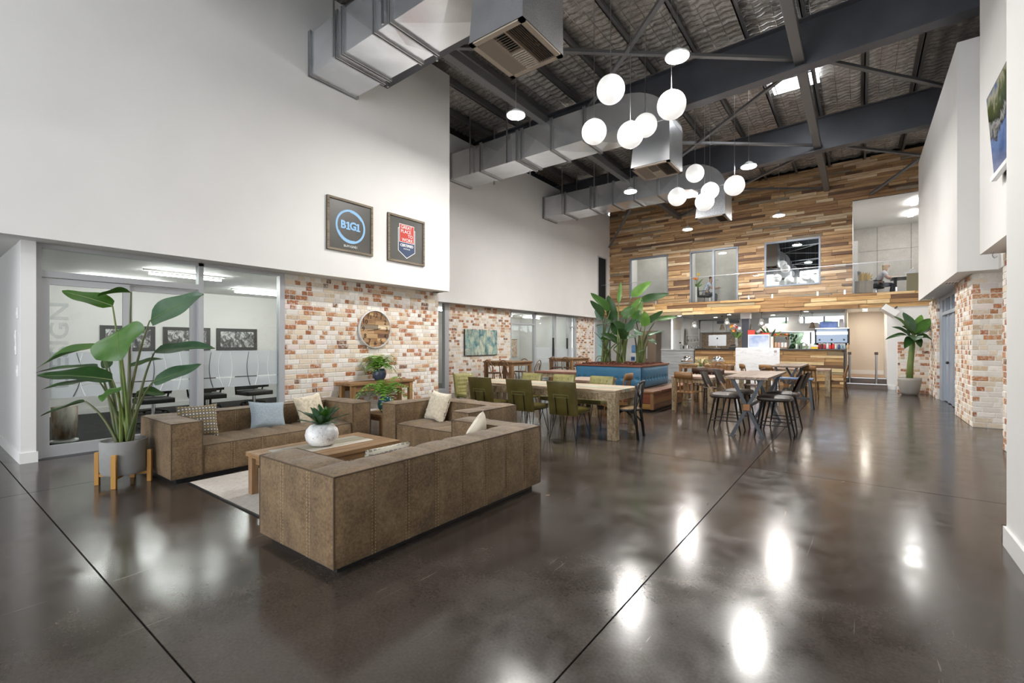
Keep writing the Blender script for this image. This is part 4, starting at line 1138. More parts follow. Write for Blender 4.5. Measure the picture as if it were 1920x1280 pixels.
for k, (x, y, rz) in enumerate(((-9.95, 3.55, 86), (-9.95, 4.4, 95), (-9.95, 5.3, 90), (-9.95, 6.2, 92), (-11.8, 3.2, -90), (-11.8, 4.2, -88), (-11.8, 5.2, -92), (-11.8, 6.2, -90))):
    dup(oc, (x, y, .01), R(rz), 'black office chair, %s from the door on %s side of meeting table' % (['second', 'third', 'fourth', 'fifth', 'first', 'second', 'third', 'fourth'][k], 'near' if k < 4 else 'far'))
mlf = thing('stump_stool', 'timber and white stump stool inside the sliding door', 'stool', (-9.55, 1.5, .01))
MB().lathe([(.14, .05), (.15, .3), (.15, .52)], 20).build('stump', plain('dipped_stump', (.70,.66,.58), .6, col2=(.18,.10,.05), ns=3, stretch=(3,3,.8)), mlf, smooth=True)
MB().lathe([(.16, 0), (.16, .02), (.02, .05)], 20).build('foot', m_whiteplastic, mlf)
# ================================================================== dining area
m_peel = NT('peeling_whitewash_timber')
_v = m_peel.coords('Object', (3, 3, .9), True); _a = m_peel.noise(_v, 5, 6, .7, .6); _b = m_peel.noise(m_peel.coords('Object', (1,1,1), True), 40, 4, .7)
m_peel.set(col=m_peel.mix(.4, m_peel.ramp(_a, [(.38, (.13,.075,.035)), (.5, (.30,.215,.12)), (.66, (.52,.44,.29))]), m_peel.ramp(_b, [(.40, (.13,.08,.04)), (.64, (.50,.42,.28))])), rough=.7); m_peel.bump(_a, .3, .004); m_peel = m_peel.m
m_ltop = [paint_wood('long_table_board_a', (.22,.145,.08), (.50,.41,.29), 0), paint_wood('long_table_board_b', (.17,.12,.075), (.38,.32,.23), 0), paint_wood('long_table_board_c', (.20,.17,.11), (.33,.40,.33), 0), paint_wood('long_table_board_d', (.27,.175,.095), (.56,.46,.33), 0)]
def leg_table(name, label, x0, x1, y0, y1, zt, legmat, topmats, th=.05, lw=.11, apron=.10, inset=.02, cat='table', group=None, along='x', nb=5):
    cx, cy = (x0 + x1) / 2, (y0 + y1) / 2; a, b = (x1 - x0) / 2, (y1 - y0) / 2
    t_ = thing(name, label, cat, (cx, cy, 0), 0, group)
    for k in range(nb):
        if along == 'x':
            q0, q1 = -b + 2 * b * k / nb + .0015, -b + 2 * b * (k + 1) / nb - .0015
            MB().box(-a, a, q0, q1, zt - th, zt).build('top_board', topmats[k % len(topmats)], t_, bevel=.004)
        else:
            q0, q1 = -a + 2 * a * k / nb + .0015, -a + 2 * a * (k + 1) / nb - .0015
            MB().box(q0, q1, -b, b, zt - th, zt).build('top_board', topmats[k % len(topmats)], t_, bevel=.004)
    for s in (-1, 1):
        for q in (-1, 1):
            xx, yy = s * (a - inset - lw / 2), q * (b - inset - lw / 2)
            MB().box(xx - lw / 2, xx + lw / 2, yy - lw / 2, yy + lw / 2, 0, zt - th).build('leg', legmat, t_, bevel=.005)
        MB().box(-a + inset + lw, a - inset - lw, s * (b - inset - .03) - .014, s * (b - inset - .03) + .014, zt - th - apron, zt - th).build('apron', legmat, t_)
        MB().box(s * (a - inset - .03) - .014, s * (a - inset - .03) + .014, -b + inset + lw, b - inset - lw, zt - th - apron, zt - th).build('apron', legmat, t_)
    return t_
leg_table('dining_table', 'long weathered whitewashed dining table with green leather chairs', -5.98, -2.94, 6.5, 7.42, .765, m_peel, m_ltop, .055, .14, .11, .0)
# green chairs
m_gleather = plain('olive_leather', (.060,.046,.009), .34, col2=(.10,.080,.02), ns=5, bump=.15, bs=90, rnd=True)
m_gseam = plain('olive_seam', (.14,.145,.06), .6)
def hairpin(t_, x, y, z, sx, sy, wire=.006):
    m = MB()
    for d_ in (-.035, .035):
        m.tube([(x + d_ * (1 if sx else 0), y + d_ * .6, z), (x + sx * .05 + d_ * .12, y + sy * .05, .012), (x + sx * .05, y + sy * .05, .004)], wire, 6)
    m.build('leg', m_blackmetal, t_)
def green_chair(label, loc, rz, group, tuft=False, mat=None):
    """seat opening towards -y, backrest at +y"""
    mat = mat or m_gleather
    c_ = thing('upholstered_dining_chair', label, 'chair', loc, rz, group)
    pad_box(MB(), -.23, .23, -.24, .22, .40, .475, (1,1,1), .012).build('seat', mat, c_, smooth=True)
    hb_, zt = .235, (.90 if not tuft else .865)
    def fb(s):
        def f(a, b):
            x = -hb_ + 2 * hb_ * a; z = .38 + (zt - .38) * b
            y = .20 + .10 * b + s * (.032 + .012 * prof(a) * prof(b)); w_ = 1 - .08 * b * 0
            if tuft and s < 0:
                y += .018 * (math.cos(a * 2 * PI * 3.5) * math.cos(b * 2 * PI * 3)) ** 2 * prof(a, 4) * prof(b, 4)
                y -= .02 * prof(a, 4) * prof(b, 4)
            return (x * w_, y, z)
        return f
    m = MB(); n1 = 28 if tuft else 10
    m.grid(fb(1), 10, 14); m.grid(fb(-1), n1, n1)
    for a0 in (0, 1):
        m.grid(lambda a, b: (lambda p, q: tuple(p[i] * (1 - a) + q[i] * a for i in range(3)))(fb(-1)(a0, b), fb(1)(a0, b)), 2, 14)
        m.grid(lambda a, b: (lambda p, q: tuple(p[i] * (1 - a) + q[i] * a for i in range(3)))(fb(-1)(b, a0), fb(1)(b, a0)), 2, 14)
    bk = m.build('backrest', mat, c_, smooth=True)
    if not tuft:
        sm = MB()
        yb = lambda z: .20 + .10 * (z - .38) / (zt - .38) + .048
        for z in (.70, .655): sm.tube([(-.13, yb(z), z), (.13, yb(z), z)], .004, 5)
        for x in (-.13, .13): sm.tube([(x, yb(.70), .70), (x, yb(.655), .655)], .004, 5)
        sm.build('strap_stitching', m_gseam, bk)
        wr = MB(); wr.tube([(-.10, yb(.66) + .004, .66), (-.10, yb(.40) + .01, .40)], .006, 6); wr.tube([(.10, yb(.66) + .004, .66), (.10, yb(.40) + .01, .40)], .006, 6)
        wr.build('back_wire', m_blackmetal, c_)
    else:
        for i in range(3):
            for j in range(2): MB().ball((-.13 + .13 * i, .20 + .10 * (.62 + .22 * j) - .05, .38 + (zt - .38) * (.62 + .22 * j)), .012, 8, 6).build('button', m_gseam, bk)
    for s in (-1, 1):
        for q in (-1, 1): hairpin(c_, s * .18, .19 if q > 0 else -.19, .405, s, q)
    MB().box(-.19, .19, -.2, .2, .39, .402).build('seat_plate', m_blackmetal, c_)
    return c_
gy = 6.28
g0 = green_chair('olive leather chair, leftmost along near side of long table', (onY(918, 700, gy).x, 6.30, 0), R(180), 'olive dining chairs')
dup(g0, (onY(989, 700, gy).x, 6.32, 0), R(180), 'olive leather chair, middle one along near side of long table')
dup(g0, (onY(1066, 700, gy).x, 6.33, 0), R(182), 'olive leather chair, right one along near side of long table')
m_ytuft = plain('yellow_green_leather', (.17,.155,.045), .3, col2=(.26,.235,.09), ns=6, bump=.1, bs=90)
t0 = green_chair('tufted yellow green chair, leftmost on far side of long table', (-6.35, 7.05, 0), R(78), 'tufted dining chairs', True, m_ytuft)
for px, l_ in ((997, 'tufted yellow green chair, second on far side of long table'), (1057, 'tufted yellow green chair, third on far side of long table'), (1128, 'tufted yellow green chair, rightmost on far side of long table')):
    dup(t0, (onY(px, 700, 7.95).x, 7.68, 0), 0, l_)
# black cross back chair at the table end
m_blackwood = plain('black_stained_wood', (.012,.011,.011), .4)
m_rush = plain('woven_seat', (.34,.22,.10), .7, col2=(.22,.13,.05), ns=30, bump=.5, bs=80)
def cross_back(label, loc, rz):
    c_ = thing('cross_back_chair', label, 'chair', loc, rz)
    MB().lathe([(.215, .44), (.225, .455), (.215, .47)], 28).build('seat', m_rush, c_, smooth=True)
    MB().lathe([(.232, .43), (.238, .45), (.232, .465), (.222, .45)], 28, cap=False).build('seat_ring', m_blackwood, c_, smooth=True)
    for s in (-1, 1):
        MB().tube([(s * .19, .25, 0), (s * .175, .20, .44), (s * .18, .22, .70), (s * .165, .26, .86)], [.021, .025, .023, .021], 8).build('back_post', m_blackwood, c_, smooth=True)
        MB().tube([(s * .19, -.2, 0), (s * .165, -.165, .44)], [.02, .024], 8).build('leg', m_blackwood, c_)
        MB().tube([(s * .168, .21, .83), (s * .05, .225, .68), (-s * .10, .215, .55), (-s * .17, .20, .47)], .017, 8).build('cross_brace', m_blackwood, c_, smooth=True)
        MB().tube([(s * .185, .215, .22), (s * .13, .12, .36), (0, .0, .42), (s * .12, -.12, .36), (s * .178, -.18, .22)], .013, 6).build('bent_stretcher', m_blackwood, c_, smooth=True)
    MB().tube([(-.165, .26, .86), (-.08, .285, .885), (.08, .285, .885), (.165, .26, .86)], .019, 8).build('top_rail', m_blackwood, c_, smooth=True)
    return c_
cross_back('black cross back chair at the right end of long table', (-2.98, 6.95, 0), R(-82))
# bentwood chairs ------------------------------------------------
m_bent = plain('brown_bentwood', (.13,.055,.022), .38, col2=(.20,.095,.04), ns=4)
m_bentl = plain('honey_bentwood', (.20,.095,.032), .36, col2=(.28,.145,.055), ns=4)
m_bentd = plain('dark_bentwood', (.06,.028,.015), .38)
def bentwood(label, loc, rz, group, mat, sh=.46, bh=.88, name='bentwood_chair'):
    c_ = thing(name, label, 'chair', loc, rz, group); k = sh / .46
    MB().lathe([(.19, sh - .035), (.205, sh - .02), (.205, sh), (.18, sh + .004), (.01, sh - .006)], 26).build('seat', mat, c_, smooth=True)
    n = 14
    hoop = [(-.185, .235 * 1.0, 0), (-.18, .185, sh)] + [(.185 * -math.cos(PI * i / n), .19 + .07 * math.sin(PI * i / n) ** .7, sh + (bh - sh) * (.42 + .58 * math.sin(PI * i / n))) for i in range(n + 1)] + [(.18, .185, sh), (.185, .235, 0)]
    MB().tube(hoop, .0145, 8).build('back_hoop', mat, c_, smooth=True)
    inner = [(.095 * -math.cos(PI * i / n), .165 + .075 * math.sin(PI * i / n) ** .6, sh + (bh - sh - .09) * math.sin(PI * i / n) ** .75) for i in range(n + 1)]
    MB().tube(inner, .0105, 8).build('inner_hoop', mat, c_, smooth=True)
    for s in (-1, 1): MB().tube([(s * .20, -.22, 0), (s * .15, -.15, sh - .02)], [.012, .018], 8).build('leg', mat, c_)
    ring = [(.172 * math.cos(2 * PI * i / 20), .012 + .172 * math.sin(2 * PI * i / 20), .25 * k) for i in range(20)]
    MB().tube(ring, .009, 6, True).build('ring_stretcher', mat, c_)
    return c_
def slat_chair(label, loc, rz, group, mat, sh=.46, bh=.88):
    c_ = thing('slat_back_chair', label, 'chair', loc, rz, group)
    m = MB(); m.prism([(-.20,-.2),(.20,-.2),(.22,-.05),(.19,.2),(-.19,.2),(-.22,-.05)], sh - .03, sh); m.build('seat', mat, c_, bevel=.008)
    for s in (-1, 1):
        MB().tube([(s * .18, .24, 0), (s * .17, .185, sh), (s * .165, .25, bh - .03)], [.017, .02, .016], 8).build('back_post', mat, c_)
        MB().tube([(s * .19, -.2, 0), (s * .165, -.165, sh - .02)], [.014, .02], 8).build('leg', mat, c_)
        MB().tube([(s * .183, .21, .2), (s * .18, -.185, .2)], .010, 6).build('stretcher', mat, c_)
    MB().grid(lambda a, b: (-.19 + .38 * a, .255 + .03 * math.sin(PI * a) + .012 * b, bh - .13 + .13 * b + .012 * math.sin(PI * a) * b), 10, 2).build('top_rail', mat, c_, smooth=True).modifiers.new('t', 'SOLIDIFY').thickness = .02
    for x in (-.085, 0, .085): MB().bar((x, .195, sh), (x, .27, bh - .1), .032, .012).build('back_slat', mat, c_)
    MB().tube([(-.18, -.185, .24), (.18, -.185, .24)], .010, 6).build('stretcher', mat, c_)
    return c_
# two tall tables along the left wall with bentwood chairs
m_tt = [wood('brown_table_board', (.15,.075,.03), (.33,.19,.09), 1, 2.4, .5)]
m_ttl = wood('brown_table_leg', (.17,.085,.035), (.34,.19,.085), 2, 2.4, .5)
leg_table('tall_table', 'tall brown timber table below the abstract painting', -9.35, -8.2, 10.9, 12.0, .96, m_ttl, m_tt, .045, .10, .09, .03, along='y')
leg_table('tall_table', 'tall brown timber table near third brick wall', -9.6, -8.55, 15.1, 16.5, .96, m_ttl, m_tt, .045, .10, .09, .03, along='y')
b0 = bentwood('tall bentwood chair, front left of first brown table', (-8.95, 10.95, 0), R(170), 'tall bentwood chairs', m_bent, .62, 1.0)
for x, y, a, l_ in ((-8.45, 11.05, 178, 'tall bentwood chair, front right of first brown table'), (-7.98, 11.6, -80, 'tall bentwood chair at the right side of first brown table'), (-8.8, 12.15, 5, 'tall bentwood chair behind first brown table'),
                    (-9.3, 15.2, 175, 'tall bentwood chair, front left of second brown table'), (-8.8, 15.25, 182, 'tall bentwood chair, front right of second brown table'), (-9.2, 16.7, 0, 'tall bentwood chair behind second brown table'), (-8.55, 17.4, 30, 'tall bentwood chair standing alone near third brick wall')):
    dup(b0, (x, y, 0), R(a), l_)
# low tables against the planter
m_redtop = [paint_wood('reddish_board_a', (.14,.055,.03), (.30,.15,.10), 0), paint_wood('reddish_board_b', (.20,.11,.07), (.40,.29,.23), 0), paint_wood('reddish_board_c', (.24,.16,.11), (.50,.42,.36), 0)]
leg_table('low_table', 'reddish board table behind the tufted chairs left of planter', -7.1, -5.8, 10.45, 11.5, .75, m_peel, m_redtop, .05, .11, .10, .02)
leg_table('low_table', 'pale board table between long table and blue planter', -5.05, -4.2, 8.35, 9.35, .74, m_peel, m_redtop[1:], .05, .1, .10, .02)
slat_chair('orange timber chair tucked behind the pale board table', (-3.98, 8.85, 0), R(-90), 'slat back chairs', m_bentl)
# planter booth ---------------------------------------------------
m_booth = [wood('booth_board_red', (.10,.03,.018), (.25,.085,.045), 0, 2.4, .32), wood('booth_board_brown', (.12,.05,.022), (.27,.13,.055), 0, 2.4, .32), wood('booth_board_gold', (.20,.10,.03), (.42,.25,.08), 0, 2.4, .32), wood('booth_board_plum', (.09,.04,.035), (.20,.11,.09), 0, 2.4, .32)]
m_boothy = [wood('booth_side_red', (.10,.03,.018), (.25,.085,.045), 1, 2.4, .32), wood('booth_side_brown', (.12,.05,.022), (.27,.13,.055), 1, 2.4, .32), wood('booth_side_dark', (.07,.03,.02), (.16,.075,.04), 1, 2.4, .32)]
bx0, bx1, by0, by1 = -5.74, -3.57, 9.80, 12.6
bn = thing('bench_base', 'glossy reclaimed board bench around the planter', 'bench', ((bx0 + bx1) / 2, (by0 + by1) / 2, 0))
MB().box(bx0 + .03, bx1 - .03, by0 + .03, by1 - .03, .05, .40).build('core', m_black, bn, world=True)
MB().box(bx0 + .06, bx1 - .06, by0 + .06, by1 - .06, 0, .05).build('plinth', m_black, bn, world=True)
for k in range(3):
    z0 = .055 + k * .116
    MB().box(bx0, bx1 - .04, by0 + .0, by0 + .03, z0, z0 + .114).build('side_board', m_booth[(2, 0, 0)[k]], bn, world=True)
    MB().box(bx1 - .03, bx1, by0 + .04, by1, z0, z0 + .114).build('side_board', m_boothy[(2, 1, 0)[k]], bn, world=True)
MB().box(bx1 - .055, bx1 + .004, by0 - .004, by0 + .055, .05, .405).build('corner_post', m_ttl, bn, world=True)
for k in range(5):
    y0 = by0 - .015 + k * .13
    if k < 4: MB().box(bx0, bx1 + .015, y0, y0 + .128, .405, .445).build('seat_board', m_booth[(1, 3, 0, 2)[k]], bn, world=True, bevel=.004)
for k in range(3):
    x1 = bx1 + .015 - k * .15
    MB().box(x1 - .148, x1, by0 + .51, by1, .405, .445).build('seat_board', m_boothy[k], bn, world=True, bevel=.004)
m_blueup = plain('blue_vinyl', (.030,.135,.245), .36, col2=(.04,.16,.275), ns=3)
ux0, ux1, uy0, uy1 = -5.72, -4.02, 10.30, 12.15
up_ = thing('planter_box', 'blue buttoned upholstered planter box with mulch on top', 'planter', ((ux0 + ux1) / 2, (uy0 + uy1) / 2, .445))
def tuftface(fnp, nb):
    m = MB()
    def f(a, b):
        d = .028 * prof(a, 10) * prof(b, 6)
        for k in range(nb):
            for zc, off in ((.42, 0),):
                da = (a - (k + .5) / nb) * nb; db = (b - zc) * 4.2
                d -= .026 * math.exp(-(da * da * 14 + db * db * 12))
        return fnp(a, b, d)
    m.grid(f, nb * 10, 22); return m
zb0, zb1 = .46, .935
tuftface(lambda a, b, d: (ux0 + (ux1 - .012 - ux0) * a, uy0 - d, zb0 + (zb1 - zb0) * b), 10).build('front_cushion', m_blueup, up_, world=True, smooth=True)
tuftface(lambda a, b, d: (ux1 + d, uy0 + .012 + (uy1 - uy0 - .012) * a, zb0 + (zb1 - zb0) * b), 9).build('side_cushion', m_blueup, up_, world=True, smooth=True)
MB().box(ux0, ux1 - .012, uy0 + .005, uy1, .447, .95).build('core', m_black, up_, world=True)
m_bbtn = plain('blue_button', (.06,.20,.33), .3)
for k in range(10): MB().ball((ux0 + (ux1 - .012 - ux0) * (k + .5) / 10, uy0 - .004, zb0 + (zb1 - zb0) * .42), .014, 8, 6).build('button', m_bbtn, up_, world=True)
for k in range(9): MB().ball((ux1 + .004, uy0 + .012 + (uy1 - uy0 - .012) * (k + .5) / 9, zb0 + (zb1 - zb0) * .42), .014, 8, 6).build('button', m_bbtn, up_, world=True)
for a, b, c, d in ((ux0 - .03, ux1 + .03, uy0 - .03, uy0 + .05), (ux0 - .03, ux1 + .03, uy1 - .08, uy1), (ux0 - .03, ux0 + .05, uy0 + .05, uy1 - .08), (ux1 - .05, ux1 + .03, uy0 + .05, uy1 - .08)):
    MB().box(a, b, c, d, .945, .985).build('rim', m_booth[0], up_, world=True)
m_mulch = plain('red_bark_mulch', (.17,.05,.022), .85, col2=(.07,.022,.012), ns=30)
mm = MB(); rgm = random.Random(8)
mm.box(ux0 + .05, ux1 - .05, uy0 + .05, uy1 - .08, .95, .975)
for k in range(900):
    x, y = rgm.uniform(ux0 + .07, ux1 - .07), rgm.uniform(uy0 + .07, uy1 - .1); a = rgm.uniform(0, PI); l = rgm.uniform(.02, .05)
    mm.bar((x - l * math.cos(a), y - l * math.sin(a), .985 + rgm.uniform(-.01, .03)), (x + l * math.cos(a), y + l * math.sin(a), .985 + rgm.uniform(-.01, .03)), .02, .012)
mm.build('mulch', m_mulch, up_, world=True, kind='stuff')
# three giant bird of paradise plants growing from it
def palm(label, base, stems, seed, name='bird_of_paradise'):
    """stems: (stem top px, tip px, width px, depth offset, material, face)"""
    p_ = thing(name, label, 'plant', base); rg = random.Random(seed); D0 = depth_of(base)
    for k, (b_, t_, w_, do, mt, up) in enumerate(stems):
        B = at(*b_, D0 + do * .6) - p_.location; T = at(*t_, D0 + do) - p_.location
        root = Vector((rg.uniform(-.10, .10), rg.uniform(-.08, .08), 0))
        mid = Vector((root.x * .9 + B.x * .12, root.y * .9 + B.y * .12, B.z * .62))
        pts = [(root * (1 - s) ** 2 + mid * 2 * s * (1 - s) + B * s * s) for s in [i / 9 for i in range(10)]]
        st_ = MB().tube(pts, [.036 - .024 * (i / 9) ** .7 for i in range(10)], 7).build('stem', m_stemb if k % 2 else m_stem, p_, smooth=True)
        lf = MB(); blade(lf, B, T, up, w_ / F * D0 * .92, rg.uniform(.05, .14), .22, rg=rg, nu=10, cross=4); lf.build('leaf', mt, st_, smooth=True)
    return p_
upf = (.45, -.75, .5); upt = (.2, -.4, .9); upn = (-.4, -.6, .6)
palm('broad leaved plant growing at left of the planter', (-5.32, 11.2, .96), [
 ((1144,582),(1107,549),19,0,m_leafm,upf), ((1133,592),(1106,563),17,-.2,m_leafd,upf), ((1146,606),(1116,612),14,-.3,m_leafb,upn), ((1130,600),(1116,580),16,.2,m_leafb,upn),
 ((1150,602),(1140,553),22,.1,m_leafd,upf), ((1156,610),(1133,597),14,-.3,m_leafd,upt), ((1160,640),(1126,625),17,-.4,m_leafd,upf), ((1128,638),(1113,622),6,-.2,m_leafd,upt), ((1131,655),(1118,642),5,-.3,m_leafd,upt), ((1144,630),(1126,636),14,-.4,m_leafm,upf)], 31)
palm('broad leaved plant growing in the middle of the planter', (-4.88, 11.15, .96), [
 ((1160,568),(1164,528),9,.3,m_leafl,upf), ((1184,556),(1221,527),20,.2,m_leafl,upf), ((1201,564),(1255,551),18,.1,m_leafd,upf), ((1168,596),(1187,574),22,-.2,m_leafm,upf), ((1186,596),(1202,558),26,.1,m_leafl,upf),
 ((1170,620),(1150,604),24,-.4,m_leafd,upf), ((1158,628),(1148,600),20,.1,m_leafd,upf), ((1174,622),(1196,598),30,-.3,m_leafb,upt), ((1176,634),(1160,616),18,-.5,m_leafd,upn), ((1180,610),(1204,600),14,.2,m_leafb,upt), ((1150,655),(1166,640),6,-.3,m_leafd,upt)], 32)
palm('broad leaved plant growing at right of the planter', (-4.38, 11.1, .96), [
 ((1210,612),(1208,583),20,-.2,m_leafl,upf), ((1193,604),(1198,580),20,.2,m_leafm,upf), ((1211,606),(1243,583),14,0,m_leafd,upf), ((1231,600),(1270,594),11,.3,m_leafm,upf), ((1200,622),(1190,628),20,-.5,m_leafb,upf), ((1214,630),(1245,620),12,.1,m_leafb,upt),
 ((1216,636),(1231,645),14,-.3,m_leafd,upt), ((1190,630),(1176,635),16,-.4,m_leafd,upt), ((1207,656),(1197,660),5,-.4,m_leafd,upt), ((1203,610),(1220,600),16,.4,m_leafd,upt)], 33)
# right hand timber tables -----------------------------------------
leg_table('cafe_table', 'weathered cafe table with chunky posts right of planter', -3.36, -2.48, 10.36, 11.3, .765, m_peel, [m_redtop[1], m_redtop[2]], .045, .105, .09, .01, along='y', nb=4)
leg_table('cafe_table', 'second weathered cafe table behind the chunky one', -3.5, -2.3, 12.6, 13.6, .76, m_peel, [m_redtop[2], m_redtop[1]], .045, .1, .09, .01, nb=4)
leg_table('sideboard_table', 'brown sideboard table carrying two metal dome lamps', -5.0, -3.35, 16.2, 16.9, .80, m_ttl, m_tt, .05, .09, .09, .01, nb=3, cat='table')
leg_table('cafe_table', 'far weathered cafe table in front of the bar', -2.35, -.66, 15.65, 16.5, .765, m_peel, [m_redtop[1], m_redtop[2]], .045, .12, .09, .0, nb=4)
s0 = slat_chair('honey slat back chair in front of chunky cafe table', (-2.98, 10.28, 0), R(178), 'slat back chairs', m_bentl)
sdk = slat_chair('dark slat back chair behind the chunky cafe table', (-2.75, 11.55, 0), R(5), 'slat back chairs', m_bentd)
dup(sdk, (-3.2, 12.35, 0), R(180), 'dark slat back chair in front of second cafe table')
dup(sdk, (-2.2, 13.0, 0), R(-92), 'dark slat back chair right of second cafe table')
dup(s0, (-2.62, 15.5, 0), R(120), 'honey slat back chair, first near the marble panel'); dup(s0, (-2.1, 15.35, 0), R(165), 'honey slat back chair, second near the marble panel')
dup(s0, (-1.12, 15.3, 0), R(176), 'honey slat back chair in front of far cafe table'); dup(sdk, (-1.5, 16.75, 0), R(0), 'dark slat back chair behind far cafe table')
bh_ = bentwood('honey bentwood chair at right end of far cafe table', (-.52, 16.0, 0), R(-95), 'honey bentwood chairs', m_bentl, .46, .90)
dup(bh_, (-3.9, 15.9, 0), R(180), 'honey bentwood chair left in front of sideboard table'); dup(bh_, (-3.5, 15.8, 0), R(176), 'honey bentwood chair right in front of sideboard table')
# X leg tables ------------------------------------------------------
m_xtop = wood('grey_brown_board', (.12,.078,.05), (.29,.205,.145), 1, 2.2, .4)
m_gun = plain('gunmetal_paint', (.055,.06,.068), .45, .4)
m_copper = plain('copper_block', (.22,.10,.04), .45, .5)
def xtable(label, x0, x1, y0, y1, zt, group):
    t_ = thing('high_table', label, 'table', ((x0 + x1) / 2, (y0 + y1) / 2, 0), 0, group); a, b = (x1 - x0) / 2, (y1 - y0) / 2
    for k in range(4): MB().box(-a + 2 * a * k / 4 + .001, -a + 2 * a * (k + 1) / 4 - .001, -b, b, zt - .04, zt).build('top_board', m_xtop, t_, bevel=.004)
    for s in (-1, 1):
        y = s * (b - .10)
        MB().bar((-a + .09, y, 0), (a - .09, y, zt - .045), .05, .03, (0, 1, 0)).build('leg', m_gun, t_); MB().bar((a - .09, y - .031 * s, 0), (-a + .09, y - .031 * s, zt - .045), .05, .03, (0, 1, 0)).build('leg', m_gun, t_)
        MB().box(-.05, .05, y - .05, y + .05, zt * .49 - .05, zt * .49 + .05).build('joint_block', m_copper, t_, bevel=.005)
        for q in (-1, 1): MB().box(q * (a - .09) - .05, q * (a - .09) + .05, y - .045, y + .045, 0, .008).build('foot_plate', m_gun, t_)
        MB().box(-a + .06, a - .06, y - .02, y + .02, zt - .052, zt - .04).build('top_rail', m_gun, t_)
    MB().bar((0, -b + .1, zt * .49), (0, b - .1, zt * .49), .035).build('long_stretcher', m_gun, t_)
    return t_
xtable('high table on crossed steel legs with leather bar stools', -1.74, -1.12, 8.0, 10.2, .95, 'high tables')
xtable('farther high table on crossed steel legs near the bar', -1.76, -1.12, 12.95, 15.0, .95, 'high tables')
m_dleather = plain('cracked_dark_leather', (.018,.012,.009), .46, col2=(.045,.028,.02), ns=7, bump=.25, bs=40)
def stool(label, loc, rz, group):
    """faces -y"""
    c_ = thing('bar_stool', label, 'stool', loc, rz, group)
    m = MB(); sh = .63
    def ft(a, b): 
        u, v = 2 * a - 1, 2 * b - 1; k = max(abs(u), abs(v)); rr = (u * u + v * v) ** .5 or 1; f = k / rr * .5 + .5
        return (u * f * .265, v * f * .25, sh + .025 * (1 - k ** 4) - .02 * v * 0)
    m.grid(ft, 12, 12)
    m.grid(lambda a, b: (lambda p: (p[0] * .93, p[1] * .93, sh - .055))(ft(a, b)), 12, 12)
    n = 40; ring = []
    for i in range(n):
        t = 2 * PI * i / n; c, s = math.cos(t), math.sin(t); k = max(abs(c), abs(s)); f = .5 / k + .5
        ring.append((c * f * .265, s * f * .25))
    for (f0, z0), (f1, z1) in (((1, sh), (1.03, sh - .03)), ((1.03, sh - .03), (.93, sh - .055))):
        o = [(x * f0, y * f0, z0) for x, y in ring] + [(x * f1, y * f1, z1) for x, y in ring]
        m.add(o, [(i, (i + 1) % n, n + (i + 1) % n, n + i) for i in range(n)])
    m.build('seat', m_dleather, c_, smooth=True)
    bk = MB()
    for s in (0, .035):
        bk.grid(lambda a, b: ((2 * a - 1) * (.20 - .03 * b), .25 + .10 * b + s + .03 * (1 - (2 * a - 1) ** 2), .74 + .24 * b + .03 * prof(a, 4) * (b - .5)), 10, 8)
    bo = bk.build('backrest', m_dleather, c_, smooth=True)
    MB().grid(lambda a, b: ((-.05 + .1 * a), .17 + .13 * b + .10 * b * b * 0, .58 + .2 * b), 2, 4).build('back_spine', m_bentl, c_)
    sd_ = .27
    for s in (-1, 1):
        for q in (-1, 1): MB().bar((s * .15, q * .15, sh - .05), (s * .24, q * .25, 0), .03, .022, w2=.018).build('leg', m_blackmetal, c_)
    z = .2; e = .15 + .09 * (1 - z / .58); ee = .15 + .10 * (1 - z / .58)
    ft_ = MB(); ft_.tube([(-e, -ee, z), (e, -ee, z), (e, ee, z), (-e, ee, z)], .008, 6, True); ft_.build('foot_ring', m_blackmetal, c_)
    return c_
st0 = stool('dark leather bar stool, front left of the near high table', (-1.80, 8.42, 0), R(92), 'leather bar stools')
dup(st0, (-1.78, 9.22, 0), R(88), 'dark leather bar stool, rear left of the near high table')
dup(st0, (-1.08, 8.38, 0), R(-90), 'dark leather bar stool, front right of the near high table')
dup(st0, (-1.06, 9.2, 0), R(-94), 'dark leather bar stool, rear right of the near high table')
# blue steel trestle bench
m_bsteel = plain('blue_steel', (.10,.14,.22), .3, .6); m_wht = plain('blue_white_board', (.55,.62,.75), .3)
tb = thing('trestle_bench', 'blue steel trestle bench before the farther high table', 'bench', (-1.25, 12.5, 0))
for k in range(2): MB().box(-.42, .42, -.16 + k * .165, -.005 + k * .165, .66, .70).build('top_board', m_bsteel, tb, bevel=.006)
for s in (-1, 1):
    for q in (-1, 1): MB().bar((s * .33, q * .10, .66), (s * .40, q * .20, 0), .05, .04).build('leg', m_gun, tb)
    MB().box(s * .36 - .02, s * .36 + .02, -.15, .15, .2, .25).build('cross_rail', m_gun, tb)
MB().box(-.36, .36, -.02, .02, .20, .25).build('stretcher', m_gun, tb)
